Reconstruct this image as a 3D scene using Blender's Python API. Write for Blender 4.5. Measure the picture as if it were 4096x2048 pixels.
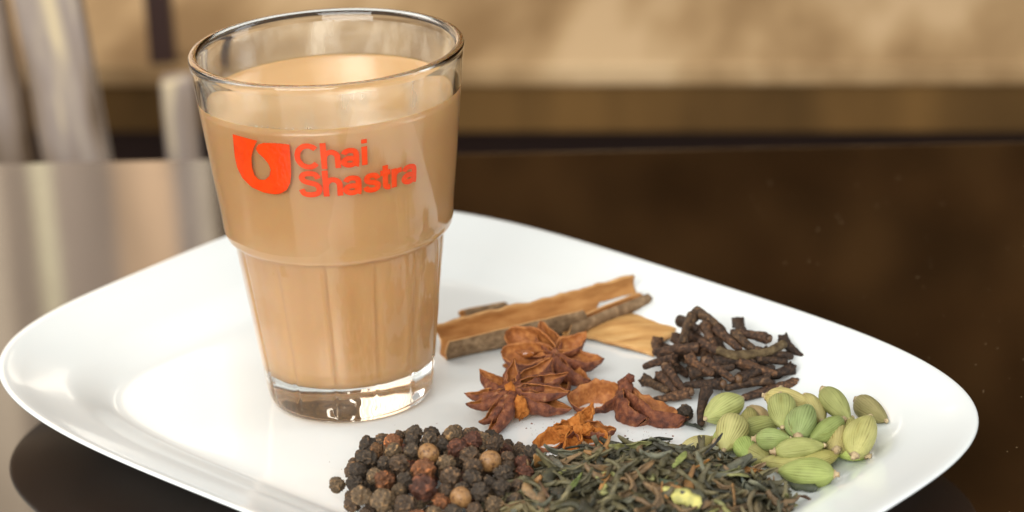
import bpy, bmesh, math, random
from mathutils import Vector, Matrix, noise, Quaternion
for o in list(bpy.data.objects): bpy.data.objects.remove(o)
S = 0.01                      # every coordinate below is in centimetres
scene = bpy.context.scene
col = scene.collection
R = math.radians
random.seed(7)

# ------------------------------------------------------------------ camera
PITCH, ROLL = R(20.0), R(3.244)
CAM = Vector((5.0, -96.085, 39.69))
cd = bpy.data.cameras.new('camera'); cam = bpy.data.objects.new('camera', cd); col.objects.link(cam)
F = Vector((0, math.cos(PITCH), -math.sin(PITCH))); U = Vector((0, math.sin(PITCH), math.cos(PITCH))); X = Vector((1, 0, 0))
xc = X*math.cos(ROLL) - U*math.sin(ROLL); yc = X*math.sin(ROLL) + U*math.cos(ROLL)
m = Matrix((xc, yc, -F)).transposed().to_4x4(); m.translation = CAM*S
cam.matrix_world = m
cd.sensor_width = 36.0; cd.lens = 122.17; cd.clip_start = 0.02; cd.clip_end = 50
cd.dof.use_dof = True; cd.dof.focus_distance = 0.985; cd.dof.aperture_fstop = 10.5; cd.dof.aperture_blades = 0
scene.camera = cam

# ------------------------------------------------------------------ light
w = bpy.data.worlds.new('World'); scene.world = w; w.use_nodes = True
bg = w.node_tree.nodes['Background']; bg.inputs[0].default_value = (1.0, 0.97, 0.92, 1); bg.inputs[1].default_value = 0.49
def area(name, loc, target, size, sizey, power, color):
    l = bpy.data.lights.new(name, 'AREA'); l.shape = 'RECTANGLE'; l.size = size; l.size_y = sizey; l.energy = power; l.color = color
    o = bpy.data.objects.new(name, l); col.objects.link(o); o.location = Vector(loc)*S
    o.rotation_euler = (Vector(target)-Vector(loc)).to_track_quat('-Z', 'Y').to_euler(); return o
area('window_light_left', (-85, 35, 80), (3, -2, 2), 0.75, 0.75, 6.0, (1.0, 0.975, 0.93))
area('window_light_right', (95, -12, 45), (3, -2, 4), 0.35, 0.7, 3.0, (0.93, 0.97, 1.0))
area('front_fill', (-35, -112, 64), (4, -2, 4), 1.1, 0.8, 22.0, (1.0, 0.985, 0.945))  # added fill lamp near the camera, brightens the tea from the front
area('overhead_fill', (5, 45, 140), (3, 0, 2), 0.9, 0.7, 3.0, (1.0, 0.99, 0.96))  # added overhead fill, puts highlights on the glass rim
vs = scene.view_settings; scene.display_settings.display_device = 'sRGB'
vs.view_transform = 'Standard'; vs.look = 'None'; vs.exposure = -0.02; vs.gamma = 1.0; vs.use_curve_mapping = False
cy = scene.cycles
cy.max_bounces = 16; cy.transmission_bounces = 14; cy.glossy_bounces = 6; cy.diffuse_bounces = 5; cy.transparent_max_bounces = 12
cy.caustics_refractive = True; cy.caustics_reflective = True; cy.blur_glossy = 0.2; cy.use_denoising = True

# ------------------------------------------------------------------ helpers
def tag(o, label=None, cat=None, group=None, kind=None):
    if label: o['label'] = label
    if cat: o['category'] = cat
    if group: o['group'] = group
    if kind: o['kind'] = kind
    return o
def mesh(name, v, f, mats, smooth=True, fm=None, attr=None):
    me = bpy.data.meshes.new(name); me.from_pydata([tuple(c*S for c in p) for p in v], [], f)
    for mm in (mats if isinstance(mats, (list, tuple)) else [mats]): me.materials.append(mm)
    if fm: me.polygons.foreach_set('material_index', fm)
    if smooth: me.polygons.foreach_set('use_smooth', [True]*len(me.polygons))
    if attr:
        a = me.color_attributes.new('pigment', 'FLOAT_COLOR', 'POINT')
        a.data.foreach_set('color', [c for q in attr for c in (q, q, q, 1)])
    me.update(); return me
def obj(name, me, parent=None, loc=(0,0,0), quat=None, scale=None, color=None):
    o = bpy.data.objects.new(name, me); col.objects.link(o); o.location = Vector(loc)*S
    if quat is not None: o.rotation_mode = 'QUATERNION'; o.rotation_quaternion = quat
    if scale is not None: o.scale = scale if hasattr(scale, '__len__') else (scale,)*3
    if color: o.color = (*color, 1)
    if parent: o.parent = parent
    return o
def empty(name, loc=(0,0,0), quat=None): return obj(name, None, None, loc, quat)
def frame_quat(z, up=Vector((0,0,1))):
    z = Vector(z).normalized(); x = Vector(up).cross(z)
    if x.length < 1e-4: x = Vector((1,0,0))
    x.normalize(); y = z.cross(x); return Matrix((x, y, z)).transposed().to_quaternion()
def nz(p, s=0): return noise.noise(Vector(p)+Vector((s*7.3, s*3.1, s*5.7)))
def grid_faces(nu, nv, closed_v=True):
    f = []
    for i in range(nu-1):
        for j in range(nv if closed_v else nv-1):
            k = (j+1) % nv; f.append((i*nv+j, i*nv+k, (i+1)*nv+k, (i+1)*nv+j))
    return f

# ------------------------------------------------------------------ materials
def M(name):
    mt = bpy.data.materials.new(name); mt.use_nodes = True; nt = mt.node_tree
    return mt, nt, nt.nodes['Principled BSDF']
def N(nt, t, **kw):
    n = nt.nodes.new(t)
    for k, v in kw.items(): setattr(n, k, v)
    return n
def ramp(nt, stops):
    r = N(nt, 'ShaderNodeValToRGB'); e = r.color_ramp.elements
    while len(e) < len(stops): e.new(0.5)
    for q, (p, c) in zip(e, stops): q.position = p; q.color = (*c, 1)
    return r
def stain(name, stops, scale, rough, detail=6, stretch=(1,1,1), bump=0.0, bscale=None, objcolor=False, spec=0.5, coat=0, attr=None, distort=0.0):
    """noise coloured pigment, optional object colour, optional fine relief"""
    mt, nt, b = M(name); L = nt.links
    tc = N(nt, 'ShaderNodeTexCoord'); mp = N(nt, 'ShaderNodeMapping'); mp.inputs['Scale'].default_value = stretch
    oi = N(nt, 'ShaderNodeObjectInfo'); va = N(nt, 'ShaderNodeVectorMath', operation='ADD')
    mul = N(nt, 'ShaderNodeMath', operation='MULTIPLY'); mul.inputs[1].default_value = 31.0
    L.new(oi.outputs['Random'], mul.inputs[0]); L.new(tc.outputs['Object'], mp.inputs[0])
    L.new(mp.outputs[0], va.inputs[0]); L.new(mul.outputs[0], va.inputs[1])
    n = N(nt, 'ShaderNodeTexNoise'); n.inputs['Scale'].default_value = scale; n.inputs['Detail'].default_value = detail; n.inputs['Distortion'].default_value = distort
    L.new(va.outputs[0], n.inputs['Vector'])
    r = ramp(nt, stops); L.new(n.outputs['Fac'], r.inputs[0]); c = r.outputs[0]
    if objcolor:
        mx = N(nt, 'ShaderNodeMix', data_type='RGBA', blend_type='MULTIPLY'); mx.inputs[0].default_value = 1
        L.new(c, mx.inputs[6]); L.new(oi.outputs['Color'], mx.inputs[7]); c = mx.outputs[2]
    if attr:
        at = N(nt, 'ShaderNodeVertexColor', layer_name='pigment')
        mx = N(nt, 'ShaderNodeMix', data_type='RGBA', blend_type='MULTIPLY'); mx.inputs[0].default_value = 1
        L.new(c, mx.inputs[6])
        r2 = ramp(nt, attr); L.new(at.outputs[0], r2.inputs[0]); L.new(r2.outputs[0], mx.inputs[7]); c = mx.outputs[2]
    L.new(c, b.inputs['Base Color']); b.inputs['Roughness'].default_value = rough; b.inputs['Specular IOR Level'].default_value = spec
    if coat: b.inputs['Coat Weight'].default_value = coat; b.inputs['Coat Roughness'].default_value = .1
    if bump:
        n2 = N(nt, 'ShaderNodeTexNoise'); n2.inputs['Scale'].default_value = bscale or scale*3; n2.inputs['Detail'].default_value = 8
        L.new(va.outputs[0], n2.inputs['Vector'])
        bp = N(nt, 'ShaderNodeBump'); bp.inputs['Strength'].default_value = bump; bp.inputs['Distance'].default_value = 0.0006
        L.new(n2.outputs['Fac'], bp.inputs['Height']); L.new(bp.outputs[0], b.inputs['Normal'])
    return mt
m_plate, nt, b = M('porcelain')
b.inputs['Base Color'].default_value = (.81, .85, .845, 1); b.inputs['Roughness'].default_value = .16; b.inputs['Specular IOR Level'].default_value = .5
b.inputs['Coat Weight'].default_value = .4; b.inputs['Coat Roughness'].default_value = .05
m_glass, nt, b = M('clear_glass')
b.inputs['Base Color'].default_value = (.975, .99, .98, 1); b.inputs['Roughness'].default_value = 0.0; b.inputs['IOR'].default_value = 1.5; b.inputs['Transmission Weight'].default_value = 1.0
m_chai = stain('milky_tea', [(.3, (.735, .445, .205)), (.7, (.775, .478, .225))], 25, .14)
bb = m_chai.node_tree.nodes['Principled BSDF']; bb.inputs['Subsurface Weight'].default_value = .35; bb.inputs['Subsurface Radius'].default_value = (1.0, .55, .25); bb.inputs['Subsurface Scale'].default_value = .003
m_print = stain('orange_print', [(.3, (.70, .045, .004)), (.6, (.78, .060, .006)), (.8, (.66, .05, .008))], 260, .22, bump=.3, bscale=900)
m_film, nt, b = M('dried_milk_film')
L = nt.links; tc = N(nt, 'ShaderNodeTexCoord'); mp = N(nt, 'ShaderNodeMapping'); mp.inputs['Scale'].default_value = (1, 1, .35); n1 = N(nt, 'ShaderNodeTexNoise'); n1.inputs['Scale'].default_value = 120; n1.inputs['Detail'].default_value = 5
L.new(tc.outputs['Object'], mp.inputs[0]); L.new(mp.outputs[0], n1.inputs['Vector']); r = ramp(nt, [(.3, (.03,)*3), (.52, (.10,)*3), (.66, (.34,)*3), (.74, (.5,)*3)]); L.new(n1.outputs['Fac'], r.inputs[0]); L.new(r.outputs[0], b.inputs['Alpha'])
b.inputs['Base Color'].default_value = (.75, .68, .55, 1); b.inputs['Roughness'].default_value = .6
m_table, nt, b = M('dark_lacquered_wood')
L = nt.links
tc = N(nt, 'ShaderNodeTexCoord'); n1 = N(nt, 'ShaderNodeTexNoise'); n1.inputs['Scale'].default_value = 9; n1.inputs['Detail'].default_value = 5
L.new(tc.outputs['Object'], n1.inputs['Vector']); r = ramp(nt, [(.35, (.010, .0045, .0016)), (.7, (.026, .011, .0035))]); L.new(n1.outputs['Fac'], r.inputs[0]); L.new(r.outputs[0], b.inputs['Base Color'])
n2 = N(nt, 'ShaderNodeTexNoise'); n2.inputs['Scale'].default_value = 30; n2.inputs['Detail'].default_value = 6; L.new(tc.outputs['Object'], n2.inputs['Vector'])
mr = N(nt, 'ShaderNodeMapRange'); mr.inputs[3].default_value = .03; mr.inputs[4].default_value = .09; L.new(n2.outputs['Fac'], mr.inputs[0]); L.new(mr.outputs[0], b.inputs['Roughness'])
b.inputs['IOR'].default_value = 1.55
m_pepper = stain('peppercorn_skin', [(.25, (.45, .42, .38)), (.5, (1, 1, 1)), (.78, (1.7, 1.5, 1.2))], 420, .55, bump=.6, bscale=900, objcolor=True, attr=[(0, (.60, .56, .52)), (.5, (1, 1, 1)), (1, (3.4, 2.9, 2.2))], spec=.32)
m_tanpep = stain('peeled_peppercorn', [(.34, (.09, .04, .018)), (.45, (.26, .13, .045)), (.58, (.35, .185, .07)), (.68, (.13, .065, .028))], 260, .45, bump=.3, bscale=700)
m_clove = stain('clove_skin', [(.30, (.016, .010, .007)), (.48, (.050, .029, .018)), (.62, (.10, .056, .031)), (.76, (.23, .135, .072))], 900, .62, bump=.9, bscale=1300, objcolor=True, spec=.3)
m_bud = stain('clove_bud', [(.3, (.07, .035, .018)), (.7, (.22, .115, .048))], 300, .5, bump=.4)
m_twig = stain('clove_twig_skin', [(.3, (.045, .028, .015)), (.55, (.13, .09, .045)), (.75, (.24, .18, .095))], 420, .75, bump=.9, bscale=900, spec=.2)
m_card = stain('cardamom_husk', [(.22, (.72, .62, .48)), (.36, (.95, .94, .90)), (.5, (1, 1, 1)), (.75, (1.12, 1.08, 1.15))], 240, .58, bump=.5, bscale=700, objcolor=True, attr=[(0, (.48, .43, .33)), (.45, (.93, .93, .9)), (1, (1.2, 1.2, 1.2))], stretch=(1,1,.25), spec=.3)
m_nub = stain('cardamom_stem', [(.3, (.30, .20, .10)), (.7, (.62, .50, .30))], 500, .8, bump=.4)
m_seedgap = stain('pod_inside', [(.3, (.03, .018, .010)), (.7, (.10, .06, .035))], 500, .8)
m_scar = stain('husk_scar', [(.3, (.42, .27, .13)), (.7, (.66, .50, .30))], 500, .8)
m_an_out = stain('anise_skin', [(.28, (.050, .015, .010)), (.45, (.135, .040, .019)), (.60, (.22, .070, .028)), (.76, (.34, .16, .075))], 480, .6, bump=1.0, bscale=1300, stretch=(1,1,1), spec=.35)
m_an_in = stain('anise_inside', [(.25, (.20, .062, .017)), (.5, (.36, .128, .034)), (.8, (.60, .26, .075))], 480, .55, bump=.7, bscale=1200, spec=.35)
m_an_dust = stain('anise_powdery', [(.25, (.26, .075, .014)), (.5, (.44, .15, .030)), (.75, (.56, .22, .055))], 520, .85, bump=1.0, bscale=1200, spec=.15)
m_seed = stain('anise_seed', [(.3, (.20, .06, .015)), (.7, (.38, .13, .03))], 90, .12, spec=.6)
m_bark_out = stain('cinnamon_bark', [(.25, (.10, .058, .030)), (.5, (.205, .130, .070)), (.75, (.35, .235, .135))], 420, .85, bump=1.0, bscale=900, spec=.2)
m_bark_in = stain('cinnamon_inside', [(.25, (.30, .125, .035)), (.5, (.43, .20, .062)), (.78, (.55, .29, .10))], 420, .7, bump=.8, bscale=700, spec=.2, stretch=(.25, .5, 1))
m_bark_flat = stain('cinnamon_flat_face', [(.25, (.40, .20, .065)), (.5, (.54, .30, .105)), (.78, (.64, .40, .165))], 420, .7, bump=.8, bscale=700, spec=.2, stretch=(.22, .9, 1))
m_bark_edge = stain('cinnamon_broken_edge', [(.3, (.44, .21, .07)), (.7, (.62, .36, .14))], 260, .8)
m_tea = stain('dry_tea_leaf', [(.25, (.5, .5, .5)), (.5, (1, 1, 1)), (.78, (1.8, 1.7, 1.5))], 260, .5, bump=.7, bscale=700, objcolor=True, spec=.4)
m_teamass = stain('dry_tea_mass', [(.3, (.020, .019, .012)), (.45, (.075, .068, .035)), (.58, (.14, .105, .052)), (.7, (.17, .14, .06)), (.82, (.20, .22, .08))], 55, .55, detail=2, bump=.7, bscale=700)
m_seat = stain('tan_bench_top', [(.36, (.30, .185, .085)), (.5, (.46, .305, .155)), (.62, (.62, .44, .25))], 13, .8, spec=.15, detail=6, stretch=(1.6, .35, 1))
m_front = stain('olive_brown_panel', [(.3, (.060, .033, .011)), (.5, (.125, .068, .023)), (.7, (.24, .130, .042))], 8, .85, spec=.1, detail=3, stretch=(1.5, 1, .4))
m_grey = stain('weathered_grey_wood', [(.36, (.13, .085, .05)), (.45, (.30, .23, .175)), (.54, (.40, .33, .29)), (.64, (.80, .66, .42))], 34, .75, detail=5, stretch=(1.6, 1, .22), spec=.2)  # palest cream stop paints highlight streaks over the grey brown wood
m_cream = stain('cream_highlight', [(.3, (.62, .50, .30)), (.7, (.80, .68, .44))], 40, .7, detail=5, spec=.2)  # colour of the pale highlight painted on the wide plank
m_maroon = stain('dark_maroon_paint', [(.3, (.035, .015, .012)), (.7, (.06, .025, .018))], 10, .5)
m_wall = stain('dark_wall', [(.34, (.05, .026, .009)), (.5, (.12, .062, .022)), (.66, (.22, .115, .040))], 14, .85, detail=4, spec=.1)
def glow_mat(k, c, strength):  # emission colour for the added strips behind the bench
    mt, nt, b = M('emissive_strip_%s' % k); L = nt.links; tc = N(nt, 'ShaderNodeTexCoord'); mp = N(nt, 'ShaderNodeMapping'); mp.inputs['Scale'].default_value = (18, 1, 3)
    n1 = N(nt, 'ShaderNodeTexNoise'); n1.inputs['Scale'].default_value = 1.6; n1.inputs['Detail'].default_value = 4; L.new(tc.outputs['Object'], mp.inputs[0]); L.new(mp.outputs[0], n1.inputs['Vector'])
    r = ramp(nt, [(.3, tuple(x*.55 for x in c)), (.5, c), (.72, tuple(min(1.2, x*1.35) for x in c))]); L.new(n1.outputs['Fac'], r.inputs[0])
    L.new(r.outputs[0], b.inputs['Emission Color']); b.inputs['Emission Strength'].default_value = strength; b.inputs['Base Color'].default_value = (.3, .25, .2, 1); return mt

# ------------------------------------------------------------------ table and background
def slab(name, pts, z0, z1, mt, bev=0.3, parent=None, loc=(0,0,0), rz=0):
    bm = bmesh.new(); n = len(pts)
    lo = [bm.verts.new((x*S, y*S, z0*S)) for x, y in pts]; hi = [bm.verts.new((x*S, y*S, z1*S)) for x, y in pts]
    bm.faces.new(hi); bm.faces.new(lo[::-1])
    for i in range(n): bm.faces.new((lo[i], lo[(i+1) % n], hi[(i+1) % n], hi[i]))
    bmesh.ops.recalc_face_normals(bm, faces=bm.faces)
    if bev: bmesh.ops.bevel(bm, geom=list(bm.edges), offset=bev*S, segments=3, affect='EDGES', profile=.5)
    me = bpy.data.meshes.new(name); bm.to_mesh(me); bm.free(); me.materials.append(mt)
    o = obj(name, me, parent, loc); o.rotation_euler.z = rz; return o
table = empty('table', (10, -20, -3))
t = slab('tabletop', [(-130, -40), (130, -40), (130, 28.8), (-130, 58.5)], 0, 3, m_table, .35, table)
for x, y in ((-110, -25), (110, -25), (-110, 45), (110, 18)): slab('leg', [(x-3, y-3), (x+3, y-3), (x+3, y+3), (x-3, y+3)], -69, -.01, m_table, .2, table)
tag(table, 'dark brown glossy table under the white plate', 'table')
bench = empty('bench', (3.3, 60, -7.75)); bench.rotation_euler.z = R(-10.5)
slab('seat', [(-140, 0), (140, 0), (140, 45), (-140, 45)], -.8, 0.3, m_seat, .2, bench)
slab('apron', [(-140, .3), (140, .3), (140, 3), (-140, 3)], -3.15, -.81, m_front, .1, bench)
slab('dark_gap_panel', [(-139, 14), (139, 14), (139, 16), (-139, 16)], -62, -.81, m_maroon, .2, bench)  # dark recessed sheet, its colour stands for the shaded gap below the apron
tag(bench, 'long blurred bench with tan top and olive brown front behind the table', 'bench')
def board(name, x0, x1, y, z0, z1, mt, lab, cat, lean=0.0, th=1.6):
    o = slab(name, [(-(x1-x0)/2, -th/2), ((x1-x0)/2, -th/2), ((x1-x0)/2, th/2), (-(x1-x0)/2, th/2)], 0, z1-z0, mt, .06, None, ((x0+x1)/2, y, z0))
    o.rotation_euler = (0, lean, 0); tag(o, lab, cat); return o
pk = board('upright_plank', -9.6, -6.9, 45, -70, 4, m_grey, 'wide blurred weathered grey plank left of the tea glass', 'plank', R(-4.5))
slab('highlight_patch', [(-.75, -1.0), (.25, -1.0), (.25, -.81), (-.75, -.81)], 49, 61, m_cream, .05, pk)  # pale highlight streak on the plank, put in as a thin cream slab
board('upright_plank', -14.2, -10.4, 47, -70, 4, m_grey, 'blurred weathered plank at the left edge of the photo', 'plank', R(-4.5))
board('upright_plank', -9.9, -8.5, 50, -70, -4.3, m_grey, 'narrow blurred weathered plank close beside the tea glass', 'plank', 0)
board('dark_post', -11.7, -10.5, 63.6, -7.44, 12, m_maroon, 'blurred dark maroon post standing on the tan bench top', 'post', 0)
wall = slab('wall', [(-13.9, 116.3), (200, 95), (200, 97), (-13.9, 118.3)], -70.3, 130, m_wall, 0); tag(wall, kind='structure')
glow_root = empty('glow_backdrop', (-40, 117, 8)); tag(glow_root, 'added glowing strips behind the bench, seen as bright streaks reflected in the table', 'glow_backdrop')  # added emissive strips, coloured to give the table its streaked bright reflection
for k, (x0, x1, c, st) in enumerate([(-50, 9, (.70, .52, .35), 2.5), (9, 12.2, (.78, .62, .44), 2.6), (12.2, 14.4, (.50, .38, .28), 2.0), (14.4, 15.5, (.95, .82, .52), 2.9), (15.5, 19.6, (.56, .43, .33), 2.1), (19.6, 23.4, (.84, .55, .32), 2.7), (23.4, 25.0, (.46, .38, .32), 2.0), (25.0, 26.0, (.80, .66, .48), 2.8), (35.2, 37.6, (.9, .8, .66), 2.4)]):
    dy = -3.2 if x0 > 30 else 0; slab('glow_strip', [(x0+.03, dy-.5), (x1-.03, dy-.5), (x1-.03, dy+.5), (x0+.03, dy+.5)], 20 if dy else 0, 48 if dy else 77, glow_mat(k, c, st), 0, glow_root)
fl = slab('floor', [(-260, -140), (260, -140), (260, 220), (-260, 220)], -72.4, -70.4, m_front, 0); tag(fl, kind='structure')
del fl

# ------------------------------------------------------------------ plate
ZF = 0.6
PC = (3.978, -2.372); PA = .797
def sup(t, a, b, n): return ((abs(math.cos(t-PA))/a)**n + (abs(math.sin(t-PA))/b)**n)**(-1/n)
def plate_r(t, f):
    """radius of the plate at angle t; the flat well (f < .70) is squarer than the outer rim (f = 1)"""
    fl, cr, ri = sup(t, 6.85, 10.7, 5.0), sup(t, 7.95, 11.85, 4.4), sup(t, 9.70, 14.33, 3.657)
    if f <= .70: return fl*f/.70
    if f <= .82: return fl+(cr-fl)*(f-.70)/.12
    return cr+(ri-cr)*(f-.82)/.18
top = [(0, .6), (.3, .6), (.5, .6), (.60, .6), (.64, .6), (.67, .604), (.69, .62), (.705, .65), (.725, .72), (.75, .825), (.775, .935), (.80, 1.035), (.82, 1.105), (.84, 1.165), (.865, 1.235), (.90, 1.35), (.94, 1.49), (.97, 1.62), (.985, 1.665), (.9945, 1.685), (.9985, 1.672), (1.0, 1.64)]
bot = [(.9985, 1.60), (.992, 1.56), (.975, 1.49), (.94, 1.32), (.90, 1.16), (.86, 1.0), (.82, .84), (.78, .66), (.74, .48), (.70, .34), (.66, .24), (.645, .05), (.635, 0.005), (.615, 0.005), (.605, .06), (.59, .2), (.5, .22), (.2, .22), (0, .22)]
prof = top + bot; NT = 288; v = []
for f_, z in prof:
    for j in range(NT):
        t = 2*math.pi*j/NT; r = plate_r(t, f_)
        x_, y_ = r*math.cos(t), r*math.sin(t); w_ = 1+.0017*x_-.0016*y_; v.append((x_/w_, y_*1.132/w_, z))
me = mesh('plate', v, grid_faces(len(prof), NT), m_plate)
plate = obj('plate', me, None, (PC[0], PC[1], 0.0))
tag(plate, 'large white rounded rectangular porcelain plate holding the glass and spices', 'plate')

# ------------------------------------------------------------------ tea glass
glass = empty('tea_glass', (0, 0, ZF+.012))
NG = 312; GR = [R(-63+27.69*k) for k in range(13)]
outer = [(0, .12), (1.2, .10), (1.9, .03), (2.08, .0), (2.20, .025), (2.31, .09), (2.40, .20), (2.45, .34), (2.48, .5), (2.51, .75), (2.57, 1.2), (2.70, 2.2), (2.83, 3.2), (2.96, 4.2), (3.05, 4.85), (3.08, 5.16), (3.092, 5.215), (3.12, 5.25), (3.20, 5.285), (3.285, 5.35), (3.34, 5.46), (3.37, 5.64), (3.39, 5.9), (3.43, 6.3), (3.55, 7.2), (3.67, 8.2), (3.79, 9.2), (3.885, 10.0), (3.93, 10.4), (3.965, 10.6), (3.985, 10.7), (3.98, 10.78), (3.94, 10.84), (3.88, 10.865)]
inner = [(3.80, 10.855), (3.735, 10.81), (3.695, 10.73), (3.69, 10.6), (3.665, 10.3), (3.56, 9.3), (3.44, 8.2), (3.32, 7.2), (3.21, 6.3), (3.15, 5.85), (3.09, 5.6), (2.98, 5.4), (2.90, 5.15), (2.77, 4.2), (2.65, 3.2), (2.52, 2.2), (2.44, 1.7), (2.36, 1.42), (2.2, 1.22), (1.9, 1.10), (1.2, 1.03), (0, 1.0)]
def groove(ph):
    d = min(abs((ph-g+math.pi) % (2*math.pi)-math.pi) for g in GR); return d
v = []
gw = [groove(2*math.pi*j/NG - math.pi) for j in range(NG)]
for i, (r, z) in enumerate(outer+inner):
    isout = i < len(outer)
    for j in range(NG):
        ph = 2*math.pi*j/NG - math.pi; rr = r
        if isout and .3 < z < 5.2:
            k = min(1, (z-.3)/.5, (5.2-z)/.15)
            q = gw[j]/R(13.85)
            rr = r - k*(.06*math.exp(-(gw[j]/R(1.1))**2)) + k*.022*(q*q-.4)*-1
        v.append((rr*math.sin(ph), -rr*math.cos(ph), z))
obj('glass_body', mesh('glass_body', v, grid_faces(len(outer+inner), NG), m_glass), glass)
LZ = 9.5
def inner_r(z):
    for (r0, z0), (r1, z1) in zip(inner, inner[1:]):
        if z1 <= z <= z0 and z0 > z1: return r1+(r0-r1)*(z-z1)/(z0-z1)
    return 0
lp = [(0, LZ), (2, LZ), (3.2, LZ), (inner_r(LZ)-.12, LZ+.002), (inner_r(LZ)-.04, LZ+.012), (inner_r(LZ+.02)+.012, LZ+.025)]
for r, z in inner:
    if z < LZ-.05: lp.append((r+.012 if r > .1 else 0, z-.012))
v = []
for r, z in lp:
    for j in range(128): v.append((r*math.sin(2*math.pi*j/128), -r*math.cos(2*math.pi*j/128), z))
chai = obj('milky_tea', mesh('milky_tea', v, grid_faces(len(lp), 128), m_chai), None, (0, 0, ZF+.012))
tag(chai, 'light brown milky tea filling the glass', 'tea')
v = []
for z in [LZ+.05+.10*i for i in range(11)]:
    for j in range(128): v.append(((inner_r(z)-.006)*math.sin(2*math.pi*j/128), -(inner_r(z)-.006)*math.cos(2*math.pi*j/128), z))
obj('milk_film', mesh('milk_film', v, grid_faces(11, 128), m_film), glass)
bm = bmesh.new(); bmesh.ops.create_uvsphere(bm, u_segments=10, v_segments=6, radius=.045*S); bub = bpy.data.meshes.new('bubble'); bm.to_mesh(bub); bm.free(); bub.materials.append(m_glass)
for a, s in ((-33, .8), (-27, .6), (-24, .45), (-21, .5), (-15, .75), (-30, .45), (-18, .4)):
    r = inner_r(LZ)-.07; obj('bubble', bub, chai, (r*math.sin(R(a)), -r*math.cos(R(a)), LZ+.04), None, s)

# printed emblem and words on the outside of the glass
def cone_r(z): return 3.385 + (z-5.9)*(3.93-3.385)/4.5
ICON = [(-44.67, 9.214), (-37.5, 9.19), (-31.08, 9.153), (-33.59, 8.906), (-35.68, 8.617), (-36.41, 8.285), (-35.66, 8.049), (-33.57, 7.934), (-30.22, 7.951), (-27.59, 8.09), (-26.4, 8.287), (-27.08, 8.472), (-29.3, 8.645), (-31.6, 8.764), (-32.5, 8.894), (-30.9, 9.035), (-28.0, 9.112), (-20.98, 9.135), (-15.87, 9.114), (-16.17, 8.737), (-16.78, 8.196), (-17.71, 7.923), (-19.83, 7.698), (-23.1, 7.574), (-25.85, 7.531), (-31.83, 7.541), (-38.52, 7.64), (-43.65, 7.878), (-45.95, 8.174), (-46.16, 8.495), (-45.41, 8.882)]
def wrap_mesh(name, bm):
    """bm holds a flat drawing, x = degrees round the glass / 15.7, y = height; wrap it on the cone and give it thickness"""
    bmesh.ops.triangulate(bm, faces=bm.faces)
    for _ in range(3):
        ed = [e for e in bm.edges if abs(e.verts[0].co.x-e.verts[1].co.x) > .12]
        if not ed: break
        bmesh.ops.subdivide_edges(bm, edges=ed, cuts=1); bmesh.ops.triangulate(bm, faces=bm.faces)
    ext = bmesh.ops.extrude_face_region(bm, geom=list(bm.faces)); top = {g for g in ext['geom'] if isinstance(g, bmesh.types.BMVert)}
    for vv in bm.verts:
        a = R(vv.co.x*15.7); z = vv.co.y; r = cone_r(z) + (.010 if vv in top else .003)
        vv.co = Vector((r*math.sin(a), -r*math.cos(a), z))*S
    bmesh.ops.recalc_face_normals(bm, faces=bm.faces)
    me = bpy.data.meshes.new(name); bm.to_mesh(me); bm.free(); me.materials.append(m_print); return me
bm = bmesh.new(); bm.faces.new([bm.verts.new((a/15.7, z, 0)) for a, z in ICON])
tag(obj('emblem', wrap_mesh('emblem', bm), glass), 'orange square drop emblem printed on the glass')
def arc(cx, cy, rx, ry, a0, a1, n=14): return [(cx+rx*math.cos(R(a0+(a1-a0)*i/n)), cy+ry*math.sin(R(a0+(a1-a0)*i/n))) for i in range(n+1)]
def bez(pts, n=22): return [(p.x, p.y) for p in smooth_path([(x, y, 0) for x, y in pts], n)]
def smooth_path(pts, n):
    pts = [Vector(p) for p in pts]; out = []
    ext = [2*pts[0]-pts[1]]+pts+[2*pts[-1]-pts[-2]]; segs = len(pts)-1
    for i in range(n+1):
        t = i/n*segs; k = min(int(t), segs-1); u = t-k; p0, p1, p2, p3 = ext[k:k+4]
        out.append(.5*((2*p1)+(p2-p0)*u+(2*p0-5*p1+4*p2-p3)*u*u+(3*p1-p0-3*p2+p3)*u**3))
    return out
SW = .099        # half stroke, cap height 1
def glyph(ch):
    """strokes of a bold grotesque letter and its advance"""
    if ch == 'C': return [arc(.45, .5, .36, .41, 42, 318, 26)], .86
    if ch == 'h': return [[(.11, 0), (.11, 1)], [(.11, .36)]+arc(.345, .40, .225, .235, 160, 0, 12)+[(.57, 0)]], .68
    if ch == 'a': return [bez([(.09, .50), (.16, .605), (.32, .635), (.47, .58), (.51, .45), (.51, .2), (.53, .09), (.60, .07)]), arc(.29, .205, .205, .135, 15, 375, 22)], .68
    if ch == 'i': return [[(.11, 0), (.11, .72)], [(.11, .84), (.11, 1.0)]], .25
    if ch == 'S': return [bez([(.68, .70), (.60, .86), (.40, .91), (.20, .86), (.145, .72), (.24, .60), (.42, .54), (.62, .46), (.695, .30), (.62, .14), (.40, .085), (.18, .13), (.095, .30)], 40)], .80
    if ch == 's': return [bez([(.49, .47), (.42, .60), (.27, .635), (.13, .58), (.115, .46), (.20, .39), (.34, .345), (.48, .27), (.49, .16), (.40, .085), (.26, .07), (.12, .11), (.06, .22)], 34)], .58
    if ch == 't': return [bez([(.18, .92), (.18, .6), (.18, .3), (.19, .13), (.26, .075), (.36, .08)]), [(0, .64), (.36, .64)]], .39
    if ch == 'r': return [[(.11, 0), (.11, .72)], bez([(.11, .34), (.14, .5), (.24, .60), (.40, .62)], 8)], .41
STK = [0]
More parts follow.
